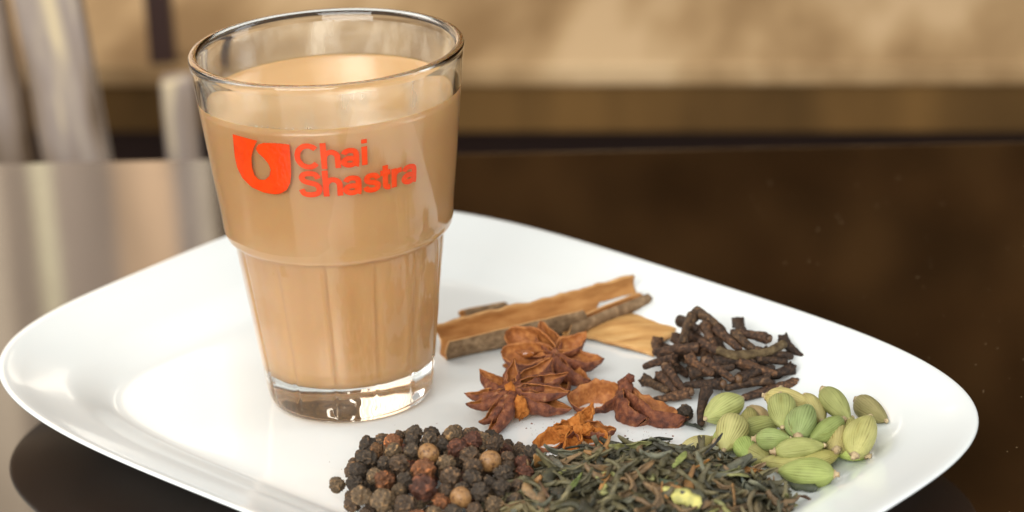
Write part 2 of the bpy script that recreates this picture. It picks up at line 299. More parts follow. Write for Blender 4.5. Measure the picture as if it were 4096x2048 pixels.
def word(txt, a0, a1, zb, capz):
    x = 0; strokes = []
    for ch in txt:
        g, adv = glyph(ch); strokes += [[(px+x, py) for px, py in s] for s in g]; x += adv
    allx = [p[0] for s in strokes for p in s]; x0, x1 = min(allx)-SW, max(allx)+SW
    V_ = []; F_ = []
    for s in strokes:
        n = len(s); lay = .006 + .0012*(STK[0] % 4); STK[0] += 1; k = len(V_)
        closed = n > 3 and (Vector(s[0])-Vector(s[-1])).length < 1e-3
        for lv in (0, 1):
            for i, p in enumerate(s):
                a, b_ = Vector(s[i-1] if i else (s[-2] if closed else s[0])), Vector(s[i+1] if i < n-1 else (s[1] if closed else s[-1])); d = (b_-a).normalized(); nn = Vector((-d.y, d.x))
                for sg in (1, -1):
                    q = Vector(p)+nn*SW*sg; ang = R(a0+(q.x-x0)/(x1-x0)*(a1-a0)); z = zb+q.y*capz; r = cone_r(z)+(.003 if lv == 0 else lay+.004)
                    V_.append((r*math.sin(ang), -r*math.cos(ang), z))
        m2 = 2*n
        for i in range(n-1):
            a = k+2*i; F_ += [(a+m2, a+m2+1, a+m2+3, a+m2+2), (a, a+2, a+3, a+1), (a, a+m2, a+m2+2, a+2), (a+1, a+3, a+m2+3, a+m2+1)]
        F_ += [(k, k+1, k+m2+1, k+m2), (k+2*n-2, k+m2+2*n-2, k+m2+2*n-1, k+2*n-1)]
    return obj('lettering', mesh('lettering', V_, F_, m_print, False), glass)
word('Chai', -14.3, 17.4, 8.355, .79)['label'] = 'orange printed word Chai on the glass'
word('Shastra', -14.1, 43.4, 7.50, .80)['label'] = 'orange printed word Shastra on the glass'
tag(glass, 'clear stepped tumbler with orange printing full of milky tea', 'glass')

# ------------------------------------------------------------------ placement data (centimetres)
PEPPER = [((0.659, -6.442, 1.687), 0.279, 'k', (1, 'second')), ((0.926, -7.23, 1.817), 0.25, 'b', (2, 'second')), ((1.417, -7.012, 1.934), 0.288, 'r', (3, 'second')), ((1.432, -7.553, 1.939), 0.258, 'o', (4, 'second')), ((1.56, -6.15, 1.788), 0.182, 'd', (1, 'back')), ((1.993, -6.37, 1.929), 0.264, 'g', (2, 'back')), ((1.95, -7.041, 1.965), 0.235, 'k', (6, 'second')), ((2.418, -7.117, 2.015), 0.258, 'g', (7, 'second')), ((1.954, -7.789, 2.008), 0.258, 'g', (5, 'second')), ((2.401, -8.161, 2.053), 0.294, 't', (4, 'third')), ((2.798, -7.414, 1.985), 0.2, 'k', (8, 'second')), ((3.07, -6.783, 1.993), 0.279, 'o', (3, 'back')), ((3.189, -7.863, 2.037), 0.294, 'm', (9, 'second')), ((3.62, -7.305, 1.991), 0.308, 'm', (10, 'second')), ((3.484, -6.38, 1.842), 0.182, 'd', (4, 'back')), ((4.219, -7.275, 1.853), 0.279, 'd', (11, 'second')), ((0.676, -7.745, 1.825), 0.329, 'k', (1, 'third')), ((0.432, -8.245, 1.683), 0.27, 'k', (1, 'fourth')), ((1.173, -8.214, 1.861), 0.223, 'k', (2, 'third')), ((1.586, -8.585, 1.982), 0.317, 'd', (3, 'third')), ((2.27, -9.212, 2.032), 0.376, 'r', (5, 'fourth')), ((2.891, -8.772, 2.011), 0.288, 'o', (5, 'third')), ((3.522, -8.368, 2.003), 0.311, 'd', (6, 'third')), ((4.08, -8.561, 1.897), 0.308, 't', (7, 'third')), ((4.553, -8.001, 1.724), 0.211, 'd', (8, 'third')), ((4.965, -8.13, 1.602), 0.253, 'm', (9, 'third')), ((5.238, -7.305, 1.495), 0.294, 'k', (10, 'third')), ((3.604, -9.034, 1.937), 0.308, 'd', (7, 'fourth')), ((2.999, -9.539, 1.939), 0.317, 'd', (6, 'fourth')), ((3.573, -9.602, 1.881), 0.288, 'k', (8, 'fourth')), ((4.451, -9.188, 1.764), 0.338, 'k', (9, 'fourth')), ((5.007, -8.728, 1.552), 0.264, 'm', (11, 'fourth')), ((-0.15, -8.417, 1.391), 0.247, 'o', (1, 'fifth')), ((0.399, -8.978, 1.619), 0.279, 'k', (2, 'fifth')), ((0.572, -9.691, 1.592), 0.317, 'o', (3, 'fifth')), ((0.912, -8.847, 1.776), 0.25, 'o', (2, 'fourth')), ((1.198, -9.337, 1.843), 0.329, 'r', (3, 'fourth')), ((1.744, -9.448, 1.86), 0.247, 'k', (4, 'fourth')), ((1.181, -10.289, 1.68), 0.376, 'o', (1, 'front')), ((1.58, -9.853, 1.749), 0.22, 'o', (4, 'fifth')), ((2.247, -10.243, 1.96), 0.411, 'm', (5, 'fifth')), ((2.834, -10.129, 1.762), 0.25, 'd', (6, 'fifth')), ((3.293, -10.031, 1.749), 0.241, 'k', (7, 'fifth')), ((4.022, -9.566, 1.688), 0.229, 'k', (9, 'fifth')), ((3.257, -10.551, 1.75), 0.305, 't', (8, 'front')), ((1.767, -10.669, 1.648), 0.346, 'd', (3, 'front')), ((2.714, -10.606, 1.687), 0.264, 'r', (6, 'front')), ((3.782, -10.248, 1.735), 0.317, 'k', (8, 'fifth')), ((4.362, -9.923, 1.662), 0.294, 'k', (10, 'fifth')), ((4.143, -10.618, 1.48), 0.294, 'o', (10, 'front')), ((2.533, -11.027, 1.533), 0.25, 'o', (5, 'front')), ((3.029, -10.999, 1.537), 0.264, 'k', (7, 'front')), ((3.614, -10.84, 1.492), 0.247, 'd', (9, 'front')), ((4.563, -8.614, 1.705), 0.235, 'd', (10, 'fourth')), ((4.8, -9.566, 1.505), 0.264, 'd', (11, 'fifth')), ((4.741, -10.2, 1.381), 0.279, 'k', (11, 'front')), ((2.048, -11.195, 1.488), 0.294, 'r', (4, 'front')), ((1.445, -11.163, 1.412), 0.323, 'k', (2, 'front'))]
PEPPER_UNDER = [((5.667, -6.972, 0.889), 0.288), ((3.703, -7.902, 0.988), 0.276), ((2.67, -5.059, 1.028), 0.289), ((1.181, -6.286, 1.33), 0.269), ((4.044, -9.583, 1.08), 0.255), ((3.076, -3.886, 0.847), 0.244), ((3.203, -6.065, 1.213), 0.286), ((1.717, -4.085, 0.861), 0.254), ((2.935, -9.003, 1.38), 0.268), ((1.266, -7.327, 0.952), 0.245), ((5.325, -7.871, 0.876), 0.272), ((2.35, -8.098, 1.19), 0.288), ((1.945, -4.94, 0.973), 0.228), ((1.54, -7.01, 1.283), 0.225), ((2.314, -7.055, 1.31), 0.243), ((0.571, -7.855, 0.904), 0.254), ((4.063, -7.133, 1.205), 0.255), ((0.695, -9.494, 0.975), 0.269), ((4.57, -6.97, 1.177), 0.247), ((1.22, -8.535, 1.091), 0.24), ((4.956, -6.145, 0.879), 0.221), ((0.514, -5.053, 0.835), 0.226), ((4.278, -4.74, 0.875), 0.247), ((2.4, -4.084, 0.882), 0.274), ((2.068, -6.042, 1.234), 0.275), ((3.852, -5.078, 1.05), 0.288), ((0.645, -6.183, 1.073), 0.221), ((5.061, -8.442, 0.883), 0.248), ((3.783, -8.724, 0.96), 0.283), ((3.588, -4.36, 0.902), 0.258), ((4.891, -5.622, 0.889), 0.278), ((0.964, -4.943, 0.907), 0.24), ((4.803, -7.938, 1.064), 0.282), ((1.619, -8.732, 1.249), 0.238), ((1.288, -5.634, 1.195), 0.242), ((2.5, -7.607, 1.517), 0.23), ((2.245, -5.533, 1.156), 0.24), ((1.66, -9.365, 1.103), 0.251), ((3.115, -6.926, 1.006), 0.226), ((4.527, -8.361, 1.279), 0.269), ((4.465, -6.366, 1.22), 0.268), ((2.884, -4.331, 0.876), 0.224), ((0.987, -7.835, 1.253), 0.244), ((5.198, -7.372, 0.955), 0.265), ((4.104, -4.283, 0.836), 0.227), ((4.101, -9.116, 1.025), 0.233), ((5.406, -6.363, 0.875), 0.269), ((3.37, -8.138, 1.281), 0.225), ((0.205, -5.911, 0.878), 0.226), ((2.446, -9.138, 1.218), 0.275), ((2.942, -7.798, 1.071), 0.275), ((1.442, -5.115, 1.05), 0.227), ((0.863, -8.998, 0.924), 0.275), ((4.277, -8.009, 0.883), 0.261), ((4.166, -5.64, 0.873), 0.227), ((2.889, -7.305, 0.992), 0.228), ((1.225, -9.517, 1.24), 0.241), ((4.559, -9.232, 0.907), 0.259), ((3.617, -6.846, 1.105), 0.284), ((1.006, -4.393, 0.893), 0.287), ((0.643, -6.918, 0.998), 0.235), ((1.393, -9.053, 0.879), 0.221), ((1.719, -7.605, 0.986), 0.266), ((3.428, -9.162, 1.072), 0.283), ((1.3, -7.921, 0.93), 0.229), ((2.637, -6.492, 1.022), 0.279), ((2.929, -8.539, 1.103), 0.26), ((3.7, -6.236, 0.927), 0.255), ((1.673, -6.498, 1.383), 0.285), ((4.497, -7.356, 0.892), 0.254), ((3.36, -8.71, 1.351), 0.227), ((0.839, -5.788, 0.874), 0.226), ((2.948, -6.991, 1.43), 0.234), ((4.819, -8.842, 1.127), 0.229), ((1.613, -5.926, 0.894), 0.279), ((0.272, -8.468, 1.043), 0.272), ((0.269, -9.004, 1.069), 0.281), ((2.806, -5.651, 1.018), 0.274), ((0.191, -6.539, 0.95), 0.282), ((0.269, -7.445, 1.004), 0.268), ((1.87, -7.289, 1.53), 0.288), ((3.155, -4.757, 1.067), 0.277), ((2.454, -8.728, 0.917), 0.238), ((4.1, -7.858, 1.38), 0.272), ((3.187, -7.407, 1.407), 0.252), ((1.263, -6.599, 0.934), 0.228), ((3.364, -5.391, 1.096), 0.235), ((0.715, -8.399, 1.304), 0.243), ((2.129, -9.521, 1.216), 0.229), ((1.874, -6.523, 0.904), 0.251), ((4.555, -5.231, 0.908), 0.231), ((4.496, -5.888, 1.076), 0.247), ((2.568, -6.185, 1.413), 0.223), ((2.146, -6.67, 1.492), 0.226), ((1.206, -8.979, 1.379), 0.276), ((0.915, -7.285, 1.312), 0.275), ((1.792, -8.123, 1.089), 0.232), ((5.598, -8.607, 0.867), 0.266), ((1.67, -4.623, 0.849), 0.224), ((1.412, -7.529, 1.406), 0.222), ((3.789, -8.5, 1.395), 0.222), ((2.879, -8.229, 1.568), 0.269), ((4.302, -8.68, 0.954), 0.255), ((4.166, -6.635, 0.901), 0.261), ((0.847, -7.455, 0.835), 0.221), ((1.209, -6.757, 1.407), 0.223), ((3.242, -6.555, 1.227), 0.221), ((5.225, -9.032, 0.926), 0.278), ((5.12, -6.843, 0.993), 0.287), ((3.629, -7.868, 1.529), 0.237), ((3.775, -5.616, 1.106), 0.242), ((2.357, -9.41, 0.831), 0.221), ((2.104, -8.777, 1.322), 0.223), ((0.44, -5.512, 0.951), 0.241), ((1.827, -5.637, 1.338), 0.223), ((1.785, -7.86, 1.513), 0.284), ((2.238, -7.498, 1.077), 0.279), ((2.329, -4.66, 0.898), 0.268), ((1.85, -5.428, 0.904), 0.221), ((2.895, -9.216, 0.907), 0.233), ((2.497, -6.065, 0.838), 0.222), ((5.729, -7.525, 0.873), 0.267), ((3.682, -7.36, 0.942), 0.276), ((0.767, -8.48, 0.837), 0.249), ((2.574, -6.968, 0.953), 0.221), ((1.921, -8.377, 1.548), 0.228)]
PEPPER_LONE = ((9.732, -3.42, 0.86), 0.27)
CLOVE = [((9.905, -0.105, 1.731), (10.332, 1.478, 1.914), 0), ((11.185, 0.263, 1.863), (10.474, 1.746, 1.934), 0), ((10.842, -0.766, 1.712), (10.688, 0.857, 1.831), 0), ((11.561, -0.8, 1.663), (10.968, 0.377, 1.87), 0), ((12.146, -0.901, 1.561), (11.48, 0.06, 1.832), 0), ((11.353, 0.088, 1.889), (12.518, 0.104, 1.602), 1), ((13.509, -0.305, 1.043), (12.874, 0.628, 1.45), 1), ((9.03, -0.073, 1.437), (10.352, -0.639, 1.71), 0), ((8.701, -0.475, 1.151), (9.711, -0.843, 1.515), 1), ((11.345, -1.463, 1.404), (10.001, -1.518, 1.269), 0), ((12.583, -1.509, 1.105), (11.487, -1.234, 1.507), 0), ((9.837, -1.905, 0.903), (9.322, -0.916, 1.346), 1), ((9.68, -1.97, 0.73), (9.084, -1.029, 1.165), 1), ((12.524, -1.238, 1.205), (11.376, -1.829, 1.145), 1), ((10.996, -2.036, 0.957), (12.488, -1.568, 0.971), 1), ((11.466, -2.245, 0.72), (12.611, -1.649, 0.719), 1), ((12.181, -1.597, 1.112), (13.139, -0.869, 1.02), 1), ((12.171, -1.904, 0.788), (13.195, -1.282, 0.719), 2), ((11.859, 0.05, 1.775), (11.673, 1.679, 1.604), 1), ((8.863, -2.056, 0.73), (10.028, -1.935, 0.883), 2), ((10.142, -4.113, 0.718), (10.455, -2.616, 1.337), 1), ((11.983, -1.22, 1.416), (10.746, -1.28, 1.515), 0), ((12.942, -0.816, 1.196), (11.856, -1.117, 1.493), 1), ((9.802, -1.771, 1.027), (10.989, -1.943, 1.067), 1), ((9.362, -1.784, 0.866), (8.638, -0.829, 0.926), 1), ((10.375, 0.627, 1.827), (9.995, 2.197, 1.506), 0), ((10.688, -1.804, 1.33), (9.988, -0.862, 1.58), 1), ((11.254, -1.989, 1.18), (10.483, -1.149, 1.553), 2), ((13.144, -0.468, 1.219), (12.054, -0.839, 1.556), 0), ((11.201, -1.179, 1.558), (10.446, -0.329, 1.786), 0)]
CLOVE_TWIG = [(10.876, -1.039, 1.781), (11.338, -1.235, 1.682), (11.892, -1.146, 1.632), (12.433, -0.847, 1.592), (12.896, -0.289, 1.547)]
CLOVE_UNDER = [((10.006, -0.35, 0.749), (9.411, 0.923, 0.886), 1), ((9.66, -0.926, 1.115), (9.564, 0.291, 1.122), 1), ((9.284, 0.185, 1.162), (9.21, 1.439, 1.218), 1), ((9.757, 1.697, 0.908), (11.159, 1.995, 0.815), 1), ((12.797, -0.909, 0.706), (11.486, -0.428, 0.879), 1), ((10.924, 0.426, 1.301), (10.222, 1.451, 1.336), 1), ((11.365, 0.156, 0.973), (10.98, 1.594, 1.153), 1), ((9.289, 0.795, 0.938), (10.668, 0.998, 1.013), 1), ((10.664, -0.556, 0.959), (11.733, 0.03, 0.9), 1), ((11.846, -0.398, 1.023), (12.666, 0.502, 0.923), 1), ((11.379, -0.29, 1.016), (12.589, 0.44, 1.06), 1), ((9.967, 0.864, 0.765), (10.034, 2.203, 0.715), 1), ((10.409, -1.44, 1.229), (10.653, -0.116, 1.33), 1), ((11.871, -1.263, 1.214), (11.895, -0.136, 1.099), 1), ((12.108, -0.434, 0.852), (12.71, 0.554, 0.734), 1), ((11.904, -0.146, 1.075), (13.176, 0.087, 0.983), 1), ((10.39, 1.004, 0.92), (9.228, 1.235, 1.072), 1), ((10.102, 0.327, 1.143), (9.777, 1.478, 1.313), 1), ((10.17, 1.334, 0.988), (10.49, 2.574, 1.104), 1), ((11.835, 0.344, 0.722), (12.696, 1.059, 0.771), 1), ((12.865, 0.86, 0.769), (11.599, 1.199, 0.711), 1), ((9.14, 0.969, 0.693), (10.268, 1.156, 0.826), 1), ((10.801, -1.103, 0.957), (11.277, -0.085, 1.018), 1), ((10.405, -0.869, 0.719), (10.183, 0.332, 0.799), 1)]
CARDAMOM = [('a', (11.383, -2.987, 1.005), (10.236, -4.338, 1.005), 0.427), ('b', (11.092, -4.995, 1.292), (10.6, -6.757, 1.026), 0.449), ('c', (11.551, -5.149, 0.87), (11.578, -3.377, 0.87), 0.285), ('d', (11.693, -3.272, 0.82), (12.037, -4.438, 0.82), 0.232), ('e', (12.014, -4.051, 1.503), (13.359, -5.084, 1.501), 0.371), ('f', (12.378, -5.011, 1.89), (12.264, -6.824, 1.646), 0.387), ('g', (12.642, -4.626, 1.355), (12.542, -3.126, 1.355), 0.217), ('h', (12.627, -7.355, 1.575), (13.11, -5.845, 1.864), 0.439), ('i', (13.156, -4.226, 1.488), (13.439, -6.052, 1.444), 0.309), ('j', (13.643, -4.432, 1.756), (14.205, -6.172, 1.479), 0.347), ('k', (14.688, -3.626, 1.049), (15.342, -5.351, 1.048), 0.347), ('l', (13.996, -6.328, 1.59), (12.96, -7.397, 1.46), 0.334), ('m', (11.455, -7.016, 1.455), (12.47, -7.271, 1.501), 0.34), ('n', (14.074, -7.569, 1.208), (14.306, -5.791, 1.428), 0.294), ('o', (14.121, -7.93, 1.152), (14.793, -6.28, 1.65), 0.433), ('p', (11.912, -7.659, 1.31), (13.372, -7.538, 1.367), 0.316), ('q', (13.685, -7.466, 1.15), (13.835, -6.116, 1.4), 0.387), ('r', (11.812, -7.332, 0.908), (11.126, -6.29, 0.907), 0.325), ('s', (13.542, -8.769, 1.01), (11.95, -8.29, 1.01), 0.433), ('t', (9.36, -6.498, 0.88), (10.411, -5.428, 0.877), 0.294), ('u', (11.976, -7.45, 0.804), (11.876, -5.95, 0.804), 0.217)]
STAR1 = ((4.725, -2.412, 1.55), [(3.873, -1.165, 1.551), (4.885, -1.456, 1.95), (6.0, -1.16, 1.8), (6.424, -1.829, 1.599), (6.47, -2.726, 1.4), (6.471, -2.743, 0.827), (4.032, -4.034, 0.701), (3.847, -3.506, 0.851), (3.455, -2.587, 1.051), (3.409, -2.086, 1.201)])
STAR2 = ((6.13, 0.433, 1.45), [(4.717, 1.605, 1.662), (4.502, 0.61, 1.399), (5.744, 2.103, 1.701), (7.082, 1.258, 1.6), (7.561, 0.168, 1.15), (7.084, -1.033, 0.949), (6.389, -1.028, 0.7), (4.575, 0.841, 0.85)])
STAR3 = ((6.579, -4.34, 1.1), [(5.334, -5.134, 0.721), (6.216, -6.099, 0.7), (7.351, -5.432, 0.75), (7.678, -4.696, 0.901), (7.069, -3.458, 1.201), (5.862, -4.364, 0.949)])
STAR4 = ((8.09, -2.176, 1.3), [(6.452, -2.173, 0.8), (8.586, -3.737, 0.801), (9.647, -3.96, 0.7)])
TEA_MAIN = {'pale': [(8.691, -11.131, 1.874), (9.186, -11.56, 1.805), (9.599, -12.08, 1.707)], 'orange': [(9.55, -9.781, 1.766), (9.824, -9.392, 1.696), (10.076, -8.815, 1.586)], 'palegreen': [(9.056, -9.764, 1.828), (9.225, -9.314, 1.777), (9.47, -8.228, 1.605)], 'upright': [(9.984, -8.005, 1.398), (10.289, -7.912, 1.654), (10.523, -7.808, 1.93)], 'ridge': [(8.273, -6.858, 1.407), (8.829, -5.039, 0.718), (9.267, -5.198, 0.719)], 'cross': [(11.019, -8.11, 1.183), (11.529, -6.651, 0.719), (11.929, -6.289, 0.719)], 'right': [(12.093, -8.103, 0.719), (12.498, -8.785, 0.718), (12.96, -9.205, 0.719)], 'left': [(6.184, -6.674, 1.238), (6.691, -7.075, 1.439), (7.105, -7.883, 1.661)], 'green1': [(6.104, -10.906, 1.819), (6.334, -10.395, 1.848), (6.568, -9.82, 1.851)], 'stalk': [(10.516, -11.846, 1.546), (10.555, -10.921, 1.589), (10.572, -10.49, 1.589)], 'silver': [(10.976, -10.893, 1.474), (10.898, -10.141, 1.493), (10.847, -9.445, 1.462)], 'rend': [(12.316, -9.556, 0.719), (12.643, -9.864, 0.719), (12.755, -10.519, 0.719)], 'grey': [(5.485, -5.788, 0.72), (5.785, -8.321, 1.597), (6.053, -9.155, 1.748)], 'brown': [(5.325, -9.46, 1.654), (5.515, -10.458, 1.734), (5.702, -11.298, 1.751)], 'flat': [(8.616, -10.631, 1.888), (8.847, -10.878, 1.867), (9.087, -10.945, 1.844)], 'mid': [(6.936, -10.415, 1.897), (7.227, -10.215, 1.906), (7.488, -9.149, 1.851)]}
TEA_FLAKE = [(9.64, -3.818, 0.68), (9.911, -4.031, 0.68), (10.175, -4.328, 0.68)]

# ------------------------------------------------------------------ peppercorns
def pepper_mesh(seed, depth, mt, cells=1.9, plain=False):
    bm = bmesh.new(); bmesh.ops.create_icosphere(bm, subdivisions=4, radius=1)
    vv = []; at = []
    for q in bm.verts:
        p = q.co.normalized(); s = Vector((seed*3.7, seed*1.3, -seed*2.1))
        pw = p*cells + s + noise.noise_vector(p*1.7+s)*.5
        d, _ = noise.voronoi(pw); e = d[1]-d[0]; ridge = math.exp(-(e/.12)**2)*(.55+.45*max(0, min(1, .6+1.4*noise.noise(p*1.3-s))))
        k = 1 - depth*(1-ridge)*min(1, .45+e) +   .12*noise.noise(p*1.1+s) + .03*noise.noise(p*6+s)
        if plain:
            k = 1 + .03*noise.noise(p*1.5+s) - .06*math.exp(-(abs(p.x+.25*p.z+.1*noise.noise(p*3+s))/.035)**2)*(p.z > -.6); ridge = .4
        vv.append(p*k); at.append(.25+.7*ridge*(.5+.8*max(0, noise.noise(p*2.3+s)+.35)))
    f = [[w_.index for w_ in fc.verts] for fc in bm.faces]; bm.free()
    return mesh('peppercorn', vv, f, mt, attr=at)
PM = [pepper_mesh(i, .30+.05*(i % 4), m_pepper, 1.2+.2*(i % 5)) for i in range(16)]
PT = [pepper_mesh(20+i, .1, m_tanpep, plain=True) for i in range(3)]
PCOL = dict(k=(.050, .037, .026), d=(.085, .056, .035), g=(.095, .070, .048), r=(.16, .066, .028), m=(.090, .036, .022), o=(.125, .086, .050), b=(.16, .085, .038), t=(1, 1, 1))
PLAB = dict(k='blackish', d='dark brown', g='dull grey brown', r='reddish brown', m='dark maroon', o='pale olive brown', b='orange brown', t='tan')
PSPEC = {0: 'blackish green peppercorn at the back left corner of the heap', 9: 'tan peeled peppercorn in the left half of the heap', 23: 'tan peeled peppercorn in the right half of the heap', 44: 'half tan half black peppercorn low at the front of the heap', 32: 'olive brown peppercorn lying out at the far left of the heap', 26: 'black peppercorn sticking out at the right beside the orange anise piece', 40: 'largest dark red peppercorn at the front of the heap', 20: 'large two-tone orange brown peppercorn in the middle of the heap', 11: 'pale wrinkled peppercorn at the top back of the heap', 5: 'round grey brown peppercorn at the back edge of the heap', 36: 'orange red dented peppercorn in the left front of the heap', 38: 'big tan brown peppercorn at the front left of the heap', 34: 'pale ridged peppercorn at the front left beside the plate wall', 21: 'pale ridged peppercorn in the centre of the heap', 13: 'glossy maroon peppercorn with a dent at the back of the heap', 16: 'large round blackish peppercorn on the left side of the heap', 15: 'dark ridged peppercorn at the back right end of the heap'}
def rq(): return Quaternion((random.gauss(0, 1), random.gauss(0, 1), random.gauss(0, 1), random.gauss(0, 1))).normalized()
def pepper(p, r, k, lab):
    c = PCOL[k]; j = random.uniform(.8, 1.25)
    o = obj('peppercorn', random.choice(PT if k == 't' else PM), None, p, rq(), (r*random.uniform(.93, 1.08), r*random.uniform(.90, 1.06), r*random.uniform(.93, 1.05)), tuple(x*j for x in c))
    tag(o, lab, 'peppercorn', 'peppercorns'); return o
ORD = ['first', 'second', 'third', 'fourth', 'fifth', 'sixth', 'seventh', 'eighth', 'ninth', 'tenth', 'eleventh', 'twelfth', 'thirteenth', 'fourteenth']
for i, (p, r, k, (nth, row)) in enumerate(PEPPER): pepper(p, r, k, PSPEC.get(i) or '%s peppercorn, %s from the left in the %s row of the heap' % (PLAB[k], ORD[nth-1], row))
for p, r in PEPPER_UNDER: pepper(p, r*.98, random.choice('kkdddmo'), 'dark peppercorn mostly hidden under the top layer of the heap')
pepper(PEPPER_LONE[0], PEPPER_LONE[1], 'k', 'lone black peppercorn lying against the front of the clove heap')

# ------------------------------------------------------------------ cloves
def tube(path, rad, n=10, rough=.0, seed=0, cap=True):
    v = []; f = []; m_ = len(path)
    for i, p in enumerate(path):
        p = Vector(p); d = (Vector(path[min(i+1, m_-1)])-Vector(path[max(i-1, 0)])).normalized(); q = frame_quat(d, Vector((0, 1, .01)))
        for j in range(n):
            a = 2*math.pi*j/n; r = rad[i]*(1+rough*nz((math.cos(a)*1.2, math.sin(a)*1.2, i*.45), seed))
            v.append(tuple(p + q @ Vector((r*math.cos(a), r*math.sin(a), 0))))
    f = grid_faces(m_, n)
    if cap: f.append(tuple(range(n))[::-1]); f.append(tuple((m_-1)*n+j for j in range(n)))
    return v, f
def clove_stem(seed):
    rnd = random.Random(seed); b = rnd.uniform(-.06, .06); b2 = rnd.uniform(-.04, .04); path = []; rad = []
    for i in range(15):
        s = i/14; path.append((b*math.sin(s*3.1), b2*math.sin(s*3.1), s*1.22))
        base = .108+.038*min(1, s*1.6)
        if s > .7: base += .055*(s-.7)/.3
        if i == 0: base *= .75
        rad.append(base)
    return mesh('stem', *tube(path, rad, 12, .15, seed), m_clove)
CS = [clove_stem(i) for i in range(6)]
def sepal_mesh(seed):
    v = []; n = 8
    for i in range(7):
        s = i/6; w_ = .10*(1-s)**.55*(1 if i else .9)+.008; th = .045*(1-s*.5); x = .11+.15*s - .04*s*s; z = 1.12+.23*s - .05*s*s
        for j in range(n):
            a = 2*math.pi*j/n; v.append((x+th*math.cos(a)*.9, w_*math.sin(a), z-th*math.cos(a)*.6 + .02*nz((s*3, a, 0), seed)))
    return mesh('sepal', v, grid_faces(7, n)+[tuple(range(n))[::-1], tuple(6*n+j for j in range(n))], m_clove)
SP = [sepal_mesh(i) for i in range(3)]
bm = bmesh.new(); bmesh.ops.create_uvsphere(bm, u_segments=16, v_segments=10, radius=.15)
budv = [tuple(q.co*(1+.07*nz(q.co*9, 3)) + Vector((0, 0, 1.31))) for q in bm.verts]; budf = [[x.index for x in fc.verts] for fc in bm.faces]; bm.free()
BUD = mesh('bud', budv, budf, m_bud)
COUNT = [0]
def clove(a, b, h, lab, group='cloves'):
    a, b = Vector(a), Vector(b); l = (b-a).length; sc = l/(1.22 if h == 0 else 1.36)
    q = frame_quat(b-a, Vector((random.uniform(-1, 1), random.uniform(-1, 1), .8)))
    rt = empty('clove', a, q); wsc = min(1.0, .55+.45*sc)
    i = COUNT[0]; COUNT[0] += 1; cc = random.choice([(1.1, 1, .95), (.8, .78, .75), (1.5, 1.3, 1.1), (.62, .6, .6), (1.25, 1.25, 1.1)])
    sv = (wsc, wsc, sc)
    obj('stem', CS[i % 6], rt, scale=sv, color=cc)
    if h:
        for k in range(4):
            sp = obj('sepal', SP[(i+k) % 3], rt, quat=Quaternion((0, 0, 1), math.pi/2*k+random.uniform(-.2, .2)), scale=sv, color=tuple(x*1.15 for x in cc))
    if h == 2 or (h == 1 and i % 2): obj('bud', BUD, rt, scale=(wsc, wsc, sc))
    tag(rt, lab, 'clove', group); return rt
CLAB = ['upright clove stem at the left end of the heap beside the flat cinnamon', 'thick clove stem arching at the top left of the heap', 'clove stem standing behind the long pale twig, left one', 'thick clove stem in the middle back of the clove heap', 'short dark clove stem behind the long pale twig', 'clove with its crown at the back right of the heap', 'clove lying at the far right end with its tail outward', 'reddish clove stem lying level at the left of the heap', 'clove pointing its tail out at the far left of the heap', 'curved clove stem lying across the front of the heap', 'clove stem with a pale cut end facing forward in mid heap', 'clove with crown leaning up at the left front of the heap', 'lower left clove leaning beside the anise fragment', 'clove with crown at lower left pointing forward in mid front', 'long clove low at the right front above the green pods', 'lowest long clove lying just behind the green pods', 'dark clove with pointed crown at the right side of the heap', 'clove with a round tan bud at the right end of the heap', 'clove with a thorn-like crown sticking up at the back', 'blackish clove lying behind the lone peppercorn', 'clove standing apart in front of the heap, crown upward', 'dark clove stem under the long pale twig', 'dark clove behind the cut clove stem on the right', 'dark clove low in the front middle of the heap', 'small clove crown at the left behind the anise fragment', 'clove stem end at the back left above the white gap', 'dark clove crown with an open hole at the left of the heap', 'clove with an open orange bud in the centre of the heap', 'dark clove stem lying under the right end of the twig', 'clove stem crossing under the upright stems in mid heap']
for (a, b, h), lb in zip(CLOVE, CLAB): clove(a, b, h, lb)
for a, b, h in CLOVE_UNDER[:24]: clove(a, b, h, 'dark clove mostly hidden inside the clove heap')
def smooth_path(pts, n):
    pts = [Vector(p) for p in pts]; out = []
    ext = [2*pts[0]-pts[1]]+pts+[2*pts[-1]-pts[-2]]; segs = len(pts)-1
    for i in range(n+1):
        t = i/n*segs; k = min(int(t), segs-1); u = t-k; p0, p1, p2, p3 = ext[k:k+4]
        out.append(.5*((2*p1)+(p2-p0)*u+(2*p0-5*p1+4*p2-p3)*u*u+(3*p1-p0-3*p2+p3)*u**3))
    return out
o0 = Vector(CLOVE_TWIG[0]); pth = [p-o0 for p in smooth_path(CLOVE_TWIG, 22)]
tw = obj('twig', mesh('twig', *tube([tuple(p) for p in pth], [.13+.03*abs(nz((i*.5, 0, 0), 9)) for i in range(23)], 12, .3, 5), m_twig), None, o0)
tag(tw, 'long pale greenish brown twig lying across the top of the cloves', 'twig')

